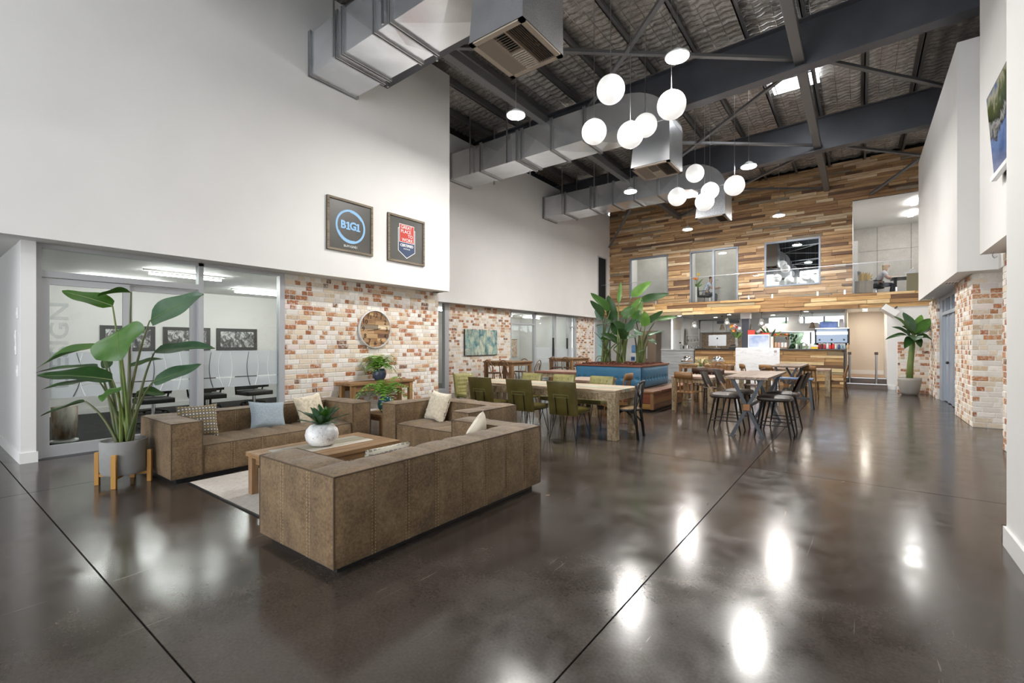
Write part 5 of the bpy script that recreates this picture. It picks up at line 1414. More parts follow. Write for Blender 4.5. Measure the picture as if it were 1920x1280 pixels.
# potted spider plant, lamps and basket on the tables
m_terr = plain('pale_stone_pot', (.42,.40,.36), .7)
sp = thing('spider_plant', 'pale striped spider plant on second cafe table', 'potted plant', (-3.38, 12.9, .76))
MB().lathe([(.06, 0), (.09, .12), (.085, .12)], 18).build('pot', m_terr, sp)
mb = MB(); mb2 = MB(); rgs = random.Random(12)
for k in range(70):
    a = rgs.uniform(0, 2 * PI); L = rgs.uniform(.25, .5); tgt = mb if k % 3 else mb2; ri = rgs.uniform(.5, 1.3)
    pts = [Vector((math.cos(a) * L * .7 * t, math.sin(a) * L * .7 * t, .12 + L * (ri * 1.6 * t - (ri + .55) * t * t))) for t in [i / 6 for i in range(7)]]
    sv = Vector((-math.sin(a), math.cos(a), 0))
    for i in range(6):
        w0, w1 = .012 * (1 - i / 6), .012 * (1 - (i + 1) / 6); tgt.add([pts[i] - sv * w0, pts[i] + sv * w0, pts[i+1] + sv * w1, pts[i+1] - sv * w1], [(0,1,2,3)])
mb.build('pale_leaves', plain('straw_leaf', (.46,.40,.22), .6), sp, kind='stuff'); mb2.build('green_leaves', m_leafl, sp, kind='stuff')
for k, px in enumerate((1288, 1346)):
    x = onY(px, 660, 16.5).x
    l_ = thing('dome_lamp', ['left polished metal dome lamp on sideboard table', 'right polished metal dome lamp on sideboard table'][k], 'lamp', (x, 16.5, .80), 0, 'dome lamps')
    MB().lathe([(.09, 0), (.09, .015), (.015, .03), (.015, .1)], 20).build('base', m_brushed, l_)
    MB().lathe([(.20, .08), (.195, .14), (.16, .22), (.09, .275), (.01, .29)], 26).build('shade', m_chrome, l_, smooth=True)
bk_ = thing('wire_basket', 'small copper wire basket on second cafe table', 'basket', (-2.95, 13.2, .76))
MB().lathe([(.08, 0), (.11, .10), (.105, .10), (.08, .01)], 16).build('bowl', m_bentl, bk_)
for s in (-.06, .06): MB().tube([(s + .10 * math.cos(PI * i / 10), 0, .10 + .14 * math.sin(PI * i / 10)) for i in range(11)], .006, 6).build('handle', m_copper, bk_)
tn = thing('menu_card', 'white folded menu card on second cafe table', 'menu', (-2.55, 12.95, .76), R(20))
for s in (-1, 1): MB().bar((0, s * .05, 0), (0, s * .005, .15), .14, .004, (1, 0, 0)).build('leaf', m_whiteplastic, tn)
# ================================================================== bar and kitchen under the balcony
m_cream = plain('cream_paint', (.70,.62,.53), .6); m_darkcount = plain('dark_stone_top', (.03,.027,.025), .25)
YC = 19.32
m_lightb = plain('honey_core', (.10,.06,.03), .8)
bar = thing('bar_counter', 'bar counter clad in pale reclaimed boards', 'counter', (-2.9, YC, 0))
MB().box(-5.30, -.44, YC, YC + .75, 0, 1.285).build('carcass', m_lightb, bar, world=True)
MB().box(-5.32, -.42, YC - .09, YC + .78, 1.285, 1.32).build('worktop', m_darkcount, bar, world=True)
MB().box(-.44, -.40, YC - .06, YC + .75, 0, 1.285).build('end_post', m_black, bar, world=True)
cl = bpy.data.objects.new('cladding', MB().box(-5.30, -.44, YC - .012, YC - .002, 0, 1.28).mesh('cladding')); C.objects.link(cl); cl.parent = bar; cl.location = -bar.location; cl.data.materials.append(m_lightb)
planks(cl, -5.30, -.44, 0.0, 1.28, YC - .012, [(-3.78, -2.33, -.1, 1.4)], (.08, .135), (.45, 1.7), 140, 77, warm=1, depth=(.012, .05))
def marble_mat():
    t = NT('white_veined_marble'); v = t.coords('Object', (1, 1, 1))
    mp = t.add('ShaderNodeMapping'); mp.inputs['Rotation'].default_value = (0, R(35), 0); mp.inputs['Scale'].default_value = (.7, 1, 5); t.link(v, mp.inputs['Vector'])
    n = t.noise(mp.outputs[0], 1.6, 6, .6, 1.2)
    t.set(col=t.ramp(n, [(.47, (.86,.86,.87)), (.5, (.66,.66,.68)), (.53, (.86,.86,.87))]), rough=.18); return t.m
m_marble = marble_mat()
mpo = Vector((-3.055, YC - .08, 0)) - bar.location
mp_ = MB().box(-.735, .735, -.02, .04, .0, 1.335).build('marble_panel', m_marble, bar, loc=mpo, label='white veined marble panel set into the bar front'); MB().box(-.735, .735, .04, .70, 1.322, 1.352).build('marble_top', m_marble, mp_)
MB().lathe([(.05, 0), (.05, .004)], 24).build('round_emblem', plain('grey_emblem', (.40,.36,.38), .5), mp_, loc=(.60, -.021, 1.22), rot=(R(90), 0, 0))
MB().box(-.735, .735, -.012, .04, .0, .0).build('kick', m_alu, mp_) if False else None
m_greyw = wood('grey_painted_board', (.25,.25,.245), (.42,.43,.43), 0, 2.2, .6)
gc = thing('grey_counter', 'lower counter end clad in grey painted boards', 'counter', (-6.0, YC, 0))
MB().box(-6.68, -5.34, YC + .02, YC + .8, 0, 1.24).build('carcass', m_lightb, gc, world=True)
for k in range(8): MB().box(-6.68, -5.36, YC - .01, YC + .02, .005 + k * .155, .155 + k * .155).build('board', m_greyw, gc, world=True)
MB().box(-6.70, -5.33, YC - .03, YC + .82, 1.24, 1.275).build('top', m_greyw, gc, world=True)
MB().box(-5.36, -5.33, YC - .02, YC + .02, 0, 1.24).build('edge_trim', m_aludark, gc, world=True)
# rear walls
struct('wall_back', MB().box(-9.95, -7.35, 22.6, 22.7, 0, 2.72), m_wall, 'white rear wall behind the water cooler')
struct('wall_back', MB().box(-7.35, -6.55, 22.9, 23.0, 0, 2.72), m_cream, 'cream rear wall beside the kitchen')
struct('wall_left', MB().box(-10.0, XB2, 19.45, 22.6, 0, 2.72), m_wall, 'white side wall under the balcony')
m_teal = glassy('teal_frosted_glass', (.6,.8,.8), frost=.85, fcol=(.42,.62,.62))
d5 = thing('door_5', None, None); d5['kind'] = 'structure'; d5['label'] = 'pale teal glass door in the left wall under balcony'
MB().box(XB2 + .002, XB2 + .02, 19.75, 21.1, .05, 2.35).build('pane', m_teal, d5)
for y0, y1 in ((19.6, 19.75), (21.1, 21.25)): MB().box(XB2 + .002, XB2 + .05, y0, y1, 0, 2.45).build('jamb', m_alu, d5)
MB().box(XB2 + .002, XB2 + .05, 19.75, 21.1, 2.35, 2.45).build('head', m_alu, d5)
struct('wall_back', MB().box(-6.55, -6.45, 21.6, 26.0, 0, 2.72), m_grey, 'grey side wall of the kitchen')
kw = MB()
for q in subtract((-6.45, 0.9, 0, 2.8), [(-3.4, -.55, 2.22, 2.76), (-2.55, -1.2, 1.15, 2.05)]): kw.box(q[0], q[1], 24.5, 24.6, q[2], q[3])
struct('wall_back', kw, m_wall, 'white kitchen rear wall with windows')
def mosaic():
    t = NT('brown_mosaic_tile'); v = t.coords('Object', (1, 1, 1)); b = t.add('ShaderNodeTexBrick')
    mp = t.add('ShaderNodeMapping'); mp.inputs['Rotation'].default_value = (R(90), 0, 0); t.link(v, mp.inputs['Vector']); t.link(mp.outputs[0], b.inputs['Vector'])
    b.inputs['Scale'].default_value = 9; b.inputs['Color1'].default_value = (.12,.065,.035,1); b.inputs['Color2'].default_value = (.50,.36,.22,1); b.inputs['Mortar'].default_value = (.55,.48,.40,1); b.inputs['Mortar Size'].default_value = .02
    b.inputs['Bias'].default_value = .1
    t.set(col=b.outputs[0], rough=.25); return t.m
struct('trim_4', MB().box(-6.4, -4.55, 24.46, 24.5, .9, 2.06), mosaic(), 'brown mosaic splashback of the kitchen')
struct('trim_5', MB().box(-4.55, -3.7, 24.46, 24.5, .9, 2.06), plain('cream_mosaic', (.72,.62,.52), .4, col2=(.48,.32,.22), ns=40, pos=(.5,.62)), 'cream mosaic splashback of the kitchen')
# outdoor hedge and sky beyond the windows
m_hedge = plain('sunlit_garden', (.20,.30,.16), .9, col2=(.42,.52,.40), ns=3)
hd = thing('garden_hedge', 'sunlit green hedge outside the kitchen windows', 'hedge', (-2, 28, 0))
mb = MB(); rgh = random.Random(6)
for k in range(60): mb.ball((rgh.uniform(-4, 4), rgh.uniform(-.4, .6), rgh.uniform(.2, 2.55)), rgh.uniform(.3, .55), 9, 6)
mb.build('foliage', m_hedge, hd, kind='stuff')
for n_, (x0, x1, z0, z1, xsp) in enumerate(((-3.4, -.55, 2.22, 2.76, (-2.7, -2.0, -1.25)), (-2.55, -1.2, 1.15, 2.05, (-1.75,)))):
    w_ = thing('window_%d' % (7 + n_), None, None); w_['kind'] = 'structure'; w_['label'] = ['high strip window with daylight above the kitchen hood', 'kitchen window below the white hood'][n_]
    MB().box(x0, x1, 24.53, 24.54, z0, z1).build('pane', m_glass, w_)
    for x in xsp: MB().box(x - .03, x + .03, 24.48, 24.6, z0, z1).build('mullion', m_aludark, w_)
    MB().box(x0, x1, 24.48, 24.6, z0 - .03, z0 + .02).build('sill', m_aludark, w_)
kc = thing('overhead_cupboards', 'white overhead cupboards above the mosaic', 'cupboard', (-5.6, 24.2, 2.08))
for k in range(3):
    MB().box(-.80 + k * .62, -.80 + k * .62 + .61, 0, .29, 0, .58).build('cupboard', m_whiteplastic, kc)
    MB().box(-.79 + k * .62, -.80 + k * .62 + .60, -.02, 0, .01, .57).build('door', m_trimw, kc)
MB().box(.0, 1.0, -.04, -.015, .42, .56).build('vent', m_aludark, kc)
hood = thing('range_hood', 'white tapered canopy hood hanging over the kitchen', 'hood', (-2.2, 22.6, 2.02))
m = MB(); m.add([(-1.35,-.5,0),(1.15,-.5,0),(1.15,.5,0),(-1.35,.5,0),(-1.0,-.35,.34),(.85,-.35,.34),(.85,.35,.34),(-1.0,.35,.34)], [(3,2,1,0),(4,5,6,7),(0,1,5,4),(1,2,6,5),(2,3,7,6),(3,0,4,7)]); m.build('canopy', m_whiteplastic, hood)
MB().box(-1.35, 1.15, -.51, .5, -.035, 0).build('lip', m_brushed, hood)
MB().box(-.2, .2, -.15, .15, .34, .70).build('flue', m_whiteplastic, hood)
bc = thing('kitchen_bench', 'long rear kitchen bench under the windows', 'bench', (-3.2, 24.0, 0))
MB().box(-3.2, 3.0, -.3, .46, 0, .86).build('carcass', m_whiteplastic, bc); MB().box(-3.22, 3.02, -.34, .46, .86, .90).build('worktop', m_darkcount, bc)
pst = thing('support_post', 'dark square post with white cap behind the marble panel', 'post', (-3.62, 20.3, 0))
MB().box(-.13, .13, -.13, .13, 0, 2.5).build('shaft', plain('slate_paint', (.085,.095,.125), .5), pst); MB().box(-.17, .17, -.17, .17, 2.5, 2.72).build('cap', m_trimw, pst)
# pendants over the bar
m_bellg = glassy('smoky_bell_glass', (.85,.86,.86), rough=.05, frost=.25, fcol=(.75,.75,.75)); m_bellb = plain('brown_bell', (.20,.15,.11), .45)
for k, (px, py, Y, kind) in enumerate(((1302, 608, 19.9, 0), (1363, 602, 19.9, 0), (1428, 603, 19.9, 0), (1502, 598, 19.9, 0), (1354, 613, 21.6, 1), (1406, 612, 21.6, 1), (1523, 609, 21.6, 1))):
    p = onY(px, py, Y)
    l_ = thing('bell_pendant', ('%s %s bell pendant above the bar' % (['leftmost', 'second', 'third', 'rightmost', 'leftmost', 'middle', 'rightmost'][k], 'clear' if not kind else 'brown')), 'pendant lamp', p, 0, 'bell pendants')
    s = 1.0 if not kind else .85
    MB().lathe([(.13 * s, -.14 * s), (.11 * s, -.08 * s), (.075 * s, .02 * s), (.065 * s, .11 * s), (.02 * s, .13 * s)], 20, cap=False).build('shade', m_bellb if kind else m_bellg, l_, smooth=True)
    MB().ball((0, 0, -.06 * s), .045 * s, 10, 8).build('bulb', emit('warm_bulb', (1, .9, .75), 6), l_, smooth=True)
    MB().tube([(0, 0, .12 * s), (0, 0, 2.72 - p.z)], .006, 6).build('cord', m_black, l_); MB().lathe([(.05, 2.70 - p.z), (.05, 2.72 - p.z)], 14).build('rose', m_black, l_)
m_dl = emit('downlight_disc', (1, .93, .82), 150)
for k, (x, y) in enumerate(((-6.2, 20.2), (-4.3, 20.6), (-1.6, 20.4), (-8.4, 21.0), (-5.2, 22.2), (-2.9, 22.0), (.15, 21.3), (.15, 20.3))):
    l_ = thing('downlight', ['recessed downlight over the grey counter', 'recessed downlight left of the dark post', 'recessed downlight over the bar right half', 'recessed downlight near the water cooler', 'recessed downlight deep in the kitchen, left', 'recessed downlight deep in the kitchen, middle', 'rear recessed downlight above the steps', 'front recessed downlight above the steps'][k], 'lamp', (x, y, 2.72), 0, 'recessed downlights')
    MB().lathe([(.07, -.012), (.07, -.004)], 18).build('disc', m_dl, l_); MB().lathe([(.075, -.014), (.095, -.01), (.095, 0)], 18, cap=False).build('bezel', m_whiteplastic, l_)
# things on the bar top -------------------------------------------------
ZC = 1.32
def on_bar(px, y=YC + .3): return onY(px, 650, y).x
im = thing('desktop_computer', 'silver all in one computer seen from behind on bar', 'computer', (on_bar(1345, 19.6), 19.6, ZC))
MB().box(-.33, .33, -.012, .02, .10, .54).build('screen_back', plain('silver_aluminium', (.62,.63,.65), .3, .7), im, bevel=.008)
m = MB(); m.bar((0, -.03, .28), (0, -.10, .012), .14, .012, (1, 0, 0)); m.box(-.1, .1, -.17, .08, 0, .01); m.build('stand', m_brushed, im)
m = MB(); m.ball((0, -.0145, .40), .028, 12, 8, (1, .1, 1.1)); m.ball((.012, -.0145, .44), .010, 8, 6, (.6, .1, 1)); m.build('emblem', m_black, im, smooth=True)
ts = thing('toaster', 'small chrome toaster on the grey counter', 'toaster', (on_bar(1283, 19.7), 19.7, 1.275)); MB().box(-.15, .15, -.09, .09, 0, .19).build('body', m_chrome, ts, bevel=.02); MB().box(-.03, .03, -.095, -.088, .03, .16).build('front_panel', m_black, ts)
def vase_flowers(label, loc, h, cols, seed, pm=None, leafy=6, L=.32):
    v_ = thing('flower_vase', label, 'vase', loc); rg = random.Random(seed)
    MB().lathe([(.035, 0), (.05, h * .3), (.045, h * .8), (.06, h), (.055, h)], 18).build('vase', pm or m_bellg, v_, smooth=True)
    for k in range(leafy):
        a = rg.uniform(0, 6.28); b = Vector((0, 0, h * .9)); t = b + Vector((math.cos(a) * L * .7, math.sin(a) * L * .35, L * rg.uniform(.4, 1.1)))
        lf = MB(); blade(lf, b, t, (0, -.6, .7), .10, .15, .2, nu=6, cross=2); lf.build('leaf', rg.choice([m_leafm, m_leafd, m_leafl]), v_, smooth=True)
    for k, c in enumerate(cols):
        a = rg.uniform(0, 6.28); p = Vector((math.cos(a) * L * .5, math.sin(a) * L * .2, h + L * rg.uniform(.7, 1.35)))
        st_ = MB().tube([(0, 0, h * .6), p * .6 + Vector((0, 0, h * .2)), p], .006, 5).build('flower_stem', m_stem, v_)
        m = MB()
        for j in range(6):
            aa = j * 1.05; d = Vector((math.cos(aa), -.4, math.sin(aa))) * .07; blade(m, p, p + d, (0, -1, 0), .05, .1, .2, nu=4, cross=2)
        m.build('petals', c, st_, smooth=True)
m_or = plain('orange_petal', (.75,.22,.03), .6); m_ye = plain('yellow_petal', (.8,.55,.04), .6); m_rd = plain('dark_red_petal', (.28,.02,.02), .6); m_wh = plain('white_petal', (.85,.83,.8), .6)
vase_flowers('tall clear vase with orange and yellow flowers on bar', (on_bar(1381, 19.75), 19.75, ZC), .42, [m_or, m_ye, m_or, m_rd, m_rd, m_wh, m_wh, m_rd], 3, None, 6, .38)
vase_flowers('vase of red ginger flowers behind the drinks fridge', (on_bar(1424, 20.1), 20.1, ZC), .30, [m_rd, m_or, m_rd, m_wh], 5, m_whiteplastic, 9, .40)
vase_flowers('vase with big green leaves behind the cake stand', (on_bar(1445, 20.2), 20.2, ZC), .35, [], 9, m_whiteplastic, 5, .55)
ph = thing('desk_phone', 'black desk phone and terminal beside computer', 'phone', (on_bar(1374, 19.5), 19.5, ZC)); MB().box(-.12, .12, -.09, .09, 0, .07).build('base', m_black, ph, bevel=.01); MB().bar((-.10, 0, .10), (.10, 0, .14), .05).build('handset', m_black, ph)
df = thing('display_fridge', 'small counter display fridge with blue sea print', 'display fridge', (on_bar(1424, 19.62), 19.62, 1.352))
MB().box(-.36, .36, -.2, .2, 0, .50).build('body', m_whiteplastic, df, bevel=.01); MB().box(-.33, .33, -.21, -.2, .03, .47).build('print', plain('sea_print', (.30,.38,.62), .3, col2=(.62,.66,.74), ns=3), df); MB().box(-.02, .02, -.215, -.2, .0, .5).build('divider', m_whiteplastic, df) if False else None
for k, (x, c, s) in enumerate(((-.27, m_or, .11), (.22, m_rd, .12))):
    MB().box(x - s, x + s, -.1, .1, .50, .50 + s * (1.6 if k == 0 else .5)).build('carton', plain('red_carton', (.62,.05,.03), .5), df)
cafm = thing('till_stand', 'narrow white card stand beside display fridge', 'stand', (on_bar(1448, 19.6), 19.6, 1.352)); MB().box(-.05, .05, -.05, .05, 0, .42).build('column', m_whiteplastic, cafm, bevel=.008); MB().box(-.045, .045, -.055, -.05, .1, .38).build('print', m_wh, cafm)
bkshelf = thing('bread_shelf', 'small timber shelf of jars on the bar', 'shelf', (on_bar(1464, 19.6), 19.6, ZC))
for z in (.0, .44): MB().box(-.24, .24, -.12, .12, z + .02, z + .05).build('shelf_board', m_rust, bkshelf)
for s in (-.23, .21): MB().box(s, s + .02, -.12, .12, 0, .47).build('side', m_rust, bkshelf)
rgj = random.Random(2)
for k in range(4):
    j = thing('glass_jar', ['jar with pale biscuits, first on bar shelf', 'jar with pink biscuits, second on bar shelf', 'jar with white sugar, third on bar shelf', 'jar with white sugar, fourth on bar shelf'][k], 'jar', (bkshelf.location.x - .165 + k * .11, 19.6, ZC + .05), 0, 'jars on the bar shelf')
    MB().lathe([(.045, 0), (.048, .02), (.048, .16), (.038, .18)], 16).build('body', plain('jar_fill', [(.62,.42,.26), (.62,.36,.30), (.75,.74,.74), (.78,.77,.77)][k], .3), j); MB().lathe([(.04, .18), (.042, .21), (.01, .215)], 16).build('lid', m_brushed, j)
for k in range(7):
    c = [m_rd, m_or, plain('green_apple', (.25,.42,.06), .4), m_rd, m_leafm, m_rd, m_or][k]
    f_ = thing('fruit', ['red apple at left of the bar shelf top', 'orange on the bar shelf top', 'green apple on the bar shelf top', 'red apple in the middle of shelf top', 'green pear on the bar shelf top', 'red apple near right of shelf top', 'orange at right of the shelf top'][k], 'fruit', (bkshelf.location.x - .2 + k * .066, 19.57 + .04 * (k % 2), ZC + .49))
    MB().lathe([(.005, .005), (.028, .0), (.04, .03), (.036, .055), (.012, .068), (.004, .062)], 12).build('flesh', c, f_, smooth=True); MB().tube([(0, 0, .06), (.004, 0, .085)], .003, 5).build('stalk', m_bentd, f_)
cm = thing('coffee_machine', 'large chrome espresso machine at right end of bar', 'coffee machine', (on_bar(1560, 19.75), 19.75, ZC + .20))
MB().box(-.46, .46, -.22, .26, 0, .50).build('body', plain('smoked_steel', (.16,.19,.24), .25, .8), cm, bevel=.02); MB().box(-.48, .48, -.24, .28, .50, .53).build('cup_rail', m_chrome, cm); MB().box(-.45, .45, -.235, -.22, .30, .40).build('badge_panel', m_chrome, cm)
for s in (-.42, 0, .42): MB().lathe([(.035, -.20), (.035, 0)], 12).build('foot', m_black, cm, loc=(s, .0, 0))
for k in range(3): MB().lathe([(.03, 0), (.03, .012)], 14).build('gauge', m_black, cm, loc=(-.35 + k * .35, -.222, .12), rot=(R(90), 0, 0))
MB().box(-.5, -.46, -.2, .26, -.05, .5).build('side_panel', m_black, cm); MB().box(.46, .5, -.2, .26, -.05, .5).build('side_panel', m_black, cm)
bx_ = thing('storage_box', 'blue storage box on top of the coffee machine', 'box', (cm.location.x - .1, 19.8, ZC + .73)); MB().box(-.26, .26, -.14, .14, 0, .22).build('body', plain('blue_box', (.05,.10,.33), .4, col2=(.14,.22,.5), ns=4), bx_, bevel=.008); MB().box(-.27, .27, -.15, .15, .20, .23).build('lid', plain('blue_box_lid', (.045,.09,.28), .4), bx_)
gr_ = thing('paper_roll', 'grey pack beside the blue storage box', 'pack', (cm.location.x + .27, 19.8, ZC + .73)); MB().box(-.06, .06, -.1, .1, 0, .30).build('sleeve', plain('mauve_pack', (.42,.38,.40), .6), gr_, bevel=.01); MB().box(-.055, .055, -.095, .095, .30, .315).build('fold', m_grey, gr_)
rgb = random.Random(20)
bc_ = [(.35,.02,.03), (.12,.01,.02), (.40,.03,.05), (.7,.68,.66), (.60,.03,.04), (.62,.04,.03), (.6,.58,.56), (.06,.09,.22), (.25,.35,.42), (.30,.40,.45), (.55,.35,.2)]
nmb = ['dark red', 'maroon', 'crimson', 'white', 'bright red', 'scarlet', 'pale grey', 'navy', 'steel blue', 'light steel', 'tan']
bx0_ = on_bar(1536, 19.42)
for k, c in enumerate(bc_):
    b_ = thing('drink_can', '%s bottle in the row under the coffee machine' % nmb[k], 'bottle', (bx0_ + k * .081, 19.40 + rgb.uniform(-.02, .02), ZC), 0, 'bottles on the bar end')
    h = rgb.uniform(.15, .19); MB().lathe([(.036, 0), (.038, .01), (.038, h * .7), (.02, h * .88), (.018, h)], 14).build('body', plain('bottle_%d' % k, c, .3), b_, smooth=True); MB().lathe([(.021, h), (.021, h + .02)], 12).build('cap', m_whiteplastic, b_)
for k, (px, c, l_) in enumerate(((1494, m_whiteplastic, 'stack of white cups left on the bar'), (1502, m_brushed, 'steel jug on the bar'), (1512, m_terr, 'stone cup stack on the bar'), (1519, m_whiteplastic, 'white jug on the bar'))):
    s_ = thing('cup_stack', l_, 'cups', (on_bar(px, 19.5), 19.5, ZC), 0, 'cups on the bar')
    for q in range(3): MB().lathe([(.03, q * .055), (.045, q * .055 + .07), (.042, q * .055 + .07)], 14).build('cup', c, s_)
pb = thing('pastry_box', 'white and yellow pastry box on the bar', 'box', (on_bar(1527.5, 19.42), 19.42, ZC)); MB().box(-.10, .10, -.07, .07, 0, .12).build('body', m_ye, pb, bevel=.004); MB().box(-.105, .105, -.075, .075, .08, .135).build('lid', m_wh, pb)
# kitchen tap and plant outside the low window
tp = thing('kitchen_tap', 'black gooseneck tap at the kitchen window', 'tap', (-2.15, 24.2, .90)); MB().tube([(0, 0, 0), (0, 0, .5), (.05, 0, .62), (.16, 0, .66), (.26, 0, .6), (.28, 0, .48)], .018, 8).build('spout', m_black, tp, smooth=True); MB().lathe([(.04, 0), (.04, .06)], 14).build('base', m_black, tp)
bu = thing('window_plant', 'dark leafy plant left in the kitchen window', 'plant', (-2.45, 24.2, .90)); MB().lathe([(.08, 0), (.11, .16), (.1, .16)], 16).build('pot', m_terr, bu)
mb = MB(); rgu = random.Random(4)
for k in range(60):
    b = Vector((rgu.uniform(-.16, .16), rgu.uniform(-.12, .12), rgu.uniform(.15, 1.0))); blade(mb, b, b + Vector((rgu.uniform(-.15, .15), rgu.uniform(-.15, .1), rgu.uniform(-.05, .18))), (0, -.7, .7), .09, .1, .2, nu=4, cross=2)
mb.build('foliage', m_leafd, bu, kind='stuff')
# fridge, cooler and notices at the left end
m_brn = plain('brown_laminate', (.20,.145,.105), .4, col2=(.235,.17,.125), ns=2, stretch=(6, 6, .5))
fr = thing('brown_fridge', 'tall brown double door fridge under the balcony', 'fridge', (-8.25, 22.2, 0))
MB().box(-.45, .45, -.34, .38, .05, 2.15).build('body', m_brn, fr, bevel=.01); MB().box(-.4, .4, -.3, .3, 0, .05).build('plinth', m_black, fr)
for x0, x1 in ((-.445, -.005), (.005, .445)):
    d_ = MB().box(x0, x1, -.365, -.34, .08, 2.12).build('door', m_brn, fr); MB().box(-.02 if x0 > -.1 else -.035, .0 + (.035 if x0 > -.1 else -.02) - (.0 if x0 > -.1 else 0), -.39, -.365, .8, 1.4).build('handle', m_brushed, d_)
wc = thing('water_cooler', 'white water cooler with blue bottle beside brown fridge', 'water cooler', (-9.05, 22.25, 0))
MB().box(-.17, .17, -.17, .2, 0, 1.05).build('cabinet', m_whiteplastic, wc, bevel=.02); MB().lathe([(.13, 1.08), (.14, 1.15), (.14, 1.42), (.09, 1.46)], 20).build('bottle', glassy('blue_water', (.55,.75,.95), frost=.3, fcol=(.3,.55,.9)), wc, smooth=True); MB().box(-.1, .1, -.19, -.165, .68, .88).build('tap_recess', plain('cooler_blue', (.08,.16,.35), .4), wc)
for s in (-.04, .04): MB().box(s - .015, s + .015, -.22, -.19, .76, .82).build('tap', m_black, wc)
wp = thing('wall_dispenser', 'paper cup dispenser on the cream rear wall', 'dispenser', (-6.95, 22.9, 1.5)); MB().box(-.08, .08, -.1, 0, 0, .3).build('body', m_whiteplastic, wp, bevel=.01); MB().box(-.05, .05, -.105, -.1, .04, .1).build('slot', m_black, wp)
kd = thing('door_6', None, None); kd['kind'] = 'structure'; kd['label'] = 'plain white door beside the brown fridge'
MB().box(-7.30, -6.62, 22.84, 22.89, 0, 2.2).build('leaf', m_trimw, kd); MB().ball((-7.2, 22.80, 1.0), .03, 8, 6).build('knob', m_brushed, kd)
kshelf = thing('glass_shelf', 'steel shelf of glasses beside the kitchen', 'shelf', (-6.1, 21.9, 1.3))
for z in (0, .3, .6): MB().box(-.3, .3, -.12, .12, z, z + .02).build('shelf', m_brushed, kshelf)
for s in (-.29, .27): MB().box(s, s + .02, -.12, .12, -1.3, .9).build('upright', m_brushed, kshelf)
for q in range(8):
    g_ = thing('drinking_glass', 'drinking glass, %s on the steel kitchen shelf' % ['lower far left', 'lower left', 'lower right', 'lower far right', 'upper far left', 'upper left', 'upper right', 'upper far right'][q], 'glass', (-6.32 + (q % 4) * .145, 21.9, 1.32 + .3 * (q // 4)), 0, 'glasses on the steel shelf')
    MB().lathe([(.028, 0), (.036, .12), (.033, .12), (.026, .01)], 12).build('bowl', m_bellg, g_, smooth=True); MB().lathe([(.03, 0), (.03, .006)], 12).build('foot', m_bellg, g_)
# ================================================================== steps at the right
m_step = plain('brown_step', (.085,.055,.04), .35, col2=(.12,.08,.06), ns=3)
m_tread = plain('tan_landing', (.36,.25,.17), .5)
stp = MB()
stf = thing('floor_steps', 'two dark brown steps right of the bar', 'steps', (.16, 19.4, 0))
MB().box(-.55, .55, 0, .45, 0, .17).build('step', m_step, stf); MB().box(-.55, .55, .45, .9, 0, .34).build('step', m_step, stf); MB().box(-.55, .55, .9, 3.0, 0, .34).build('landing', m_tread, stf)
for z, y in ((.17, 0), (.34, .45)): MB().box(-.55, .55, y - .015, y + .02, z - .02, z + .003).build('nosing', m_brushed, stf)
struct('wall_back', MB().box(-.40, 1.0, 22.3, 22.4, 0, 2.72), m_cream, 'cream wall behind the steps')
struct('wall_back', MB().box(-.42, -.36, 20.15, 22.3, 0, 2.72), m_cream, 'cream side wall left of the steps')
struct('wall_back', MB().box(.72, .80, 19.7, 22.3, 0, 2.72), m_wall, 'white side wall right of the steps')
struct('trim_6', MB().box(-.36, .72, 22.26, 22.3, .34, .5), m_trimw, 'pale skirting above the landing')
for k, px in enumerate((1593, 1643)):
    p = onY(px, 700, 19.62)
    q_ = thing('handrail_post', ['left steel rail post on the steps', 'right steel rail post on the steps'][k], 'post', (p.x, 19.62, .17), 0, 'rail posts')
    MB().tube([(0, 0, 0), (0, 0, .98)], .032, 14).build('shaft', m_brushed, q_); MB().lathe([(.075, 0), (.075, .012), (.04, .02)], 18).build('flange', m_chrome, q_); MB().box(-.05, .05, -.06, .05, .96, 1.05).build('rail_bracket', m_bentd, q_, bevel=.01)
# banana plant in pot
ban = thing('potted_banana_plant', 'banana plant in grey pot before the low brick wall', 'potted plant', (1.16, 17.75, 0)); Db = depth_of(ban.location)
MB().lathe([(.17, 0), (.22, .08), (.275, .42), (.265, .50), (.245, .50), (.24, .46), (.02, .46)], 28).build('pot', plain('taupe_pot', (.30,.28,.25), .7), ban, smooth=True)
MB().tube([(0, 0, .44), (.02, .02, .9), (.06, .03, 1.4), (.09, .04, 1.75)], [.085, .075, .07, .045], 10).build('trunk', m_stem, ban, smooth=True)
tb_ = Vector((.09, .04, 1.72))
rgn = random.Random(9)
for k, (t_, w_, do, mt) in enumerate((((1694, 585), 17, .2, m_leafb), ((1676, 592), 13, 0, m_leafm), ((1746, 597), 17, 0, m_leafm), ((1660, 637), 9, -.2, m_leafd), ((1696, 654), 13, -.3, m_leafd), ((1748, 637), 13, -.2, m_leafd), ((1714, 640), 20, -.5, m_leafb), ((1736, 618), 11, .4, m_leafd), ((1692, 612), 18, -.2, m_leafm), ((1728, 590), 13, .3, m_leafl), ((1750, 612), 12, .1, m_leafd), ((1672, 612), 11, .2, m_leafd), ((1726, 652), 11, -.4, m_leafd))):
    T = at(*t_, Db + do) - ban.location; B = tb_ + (T - tb_) * .14
    lf = MB(); dn = T.z < tb_.z; blade(lf, B, T, (.2, -.5, .8), w_ / F * Db * 1.2, .5 if dn else .16, .25, rg=rgn, nu=12, cross=4); lf.build('leaf', mt, ban, smooth=True)
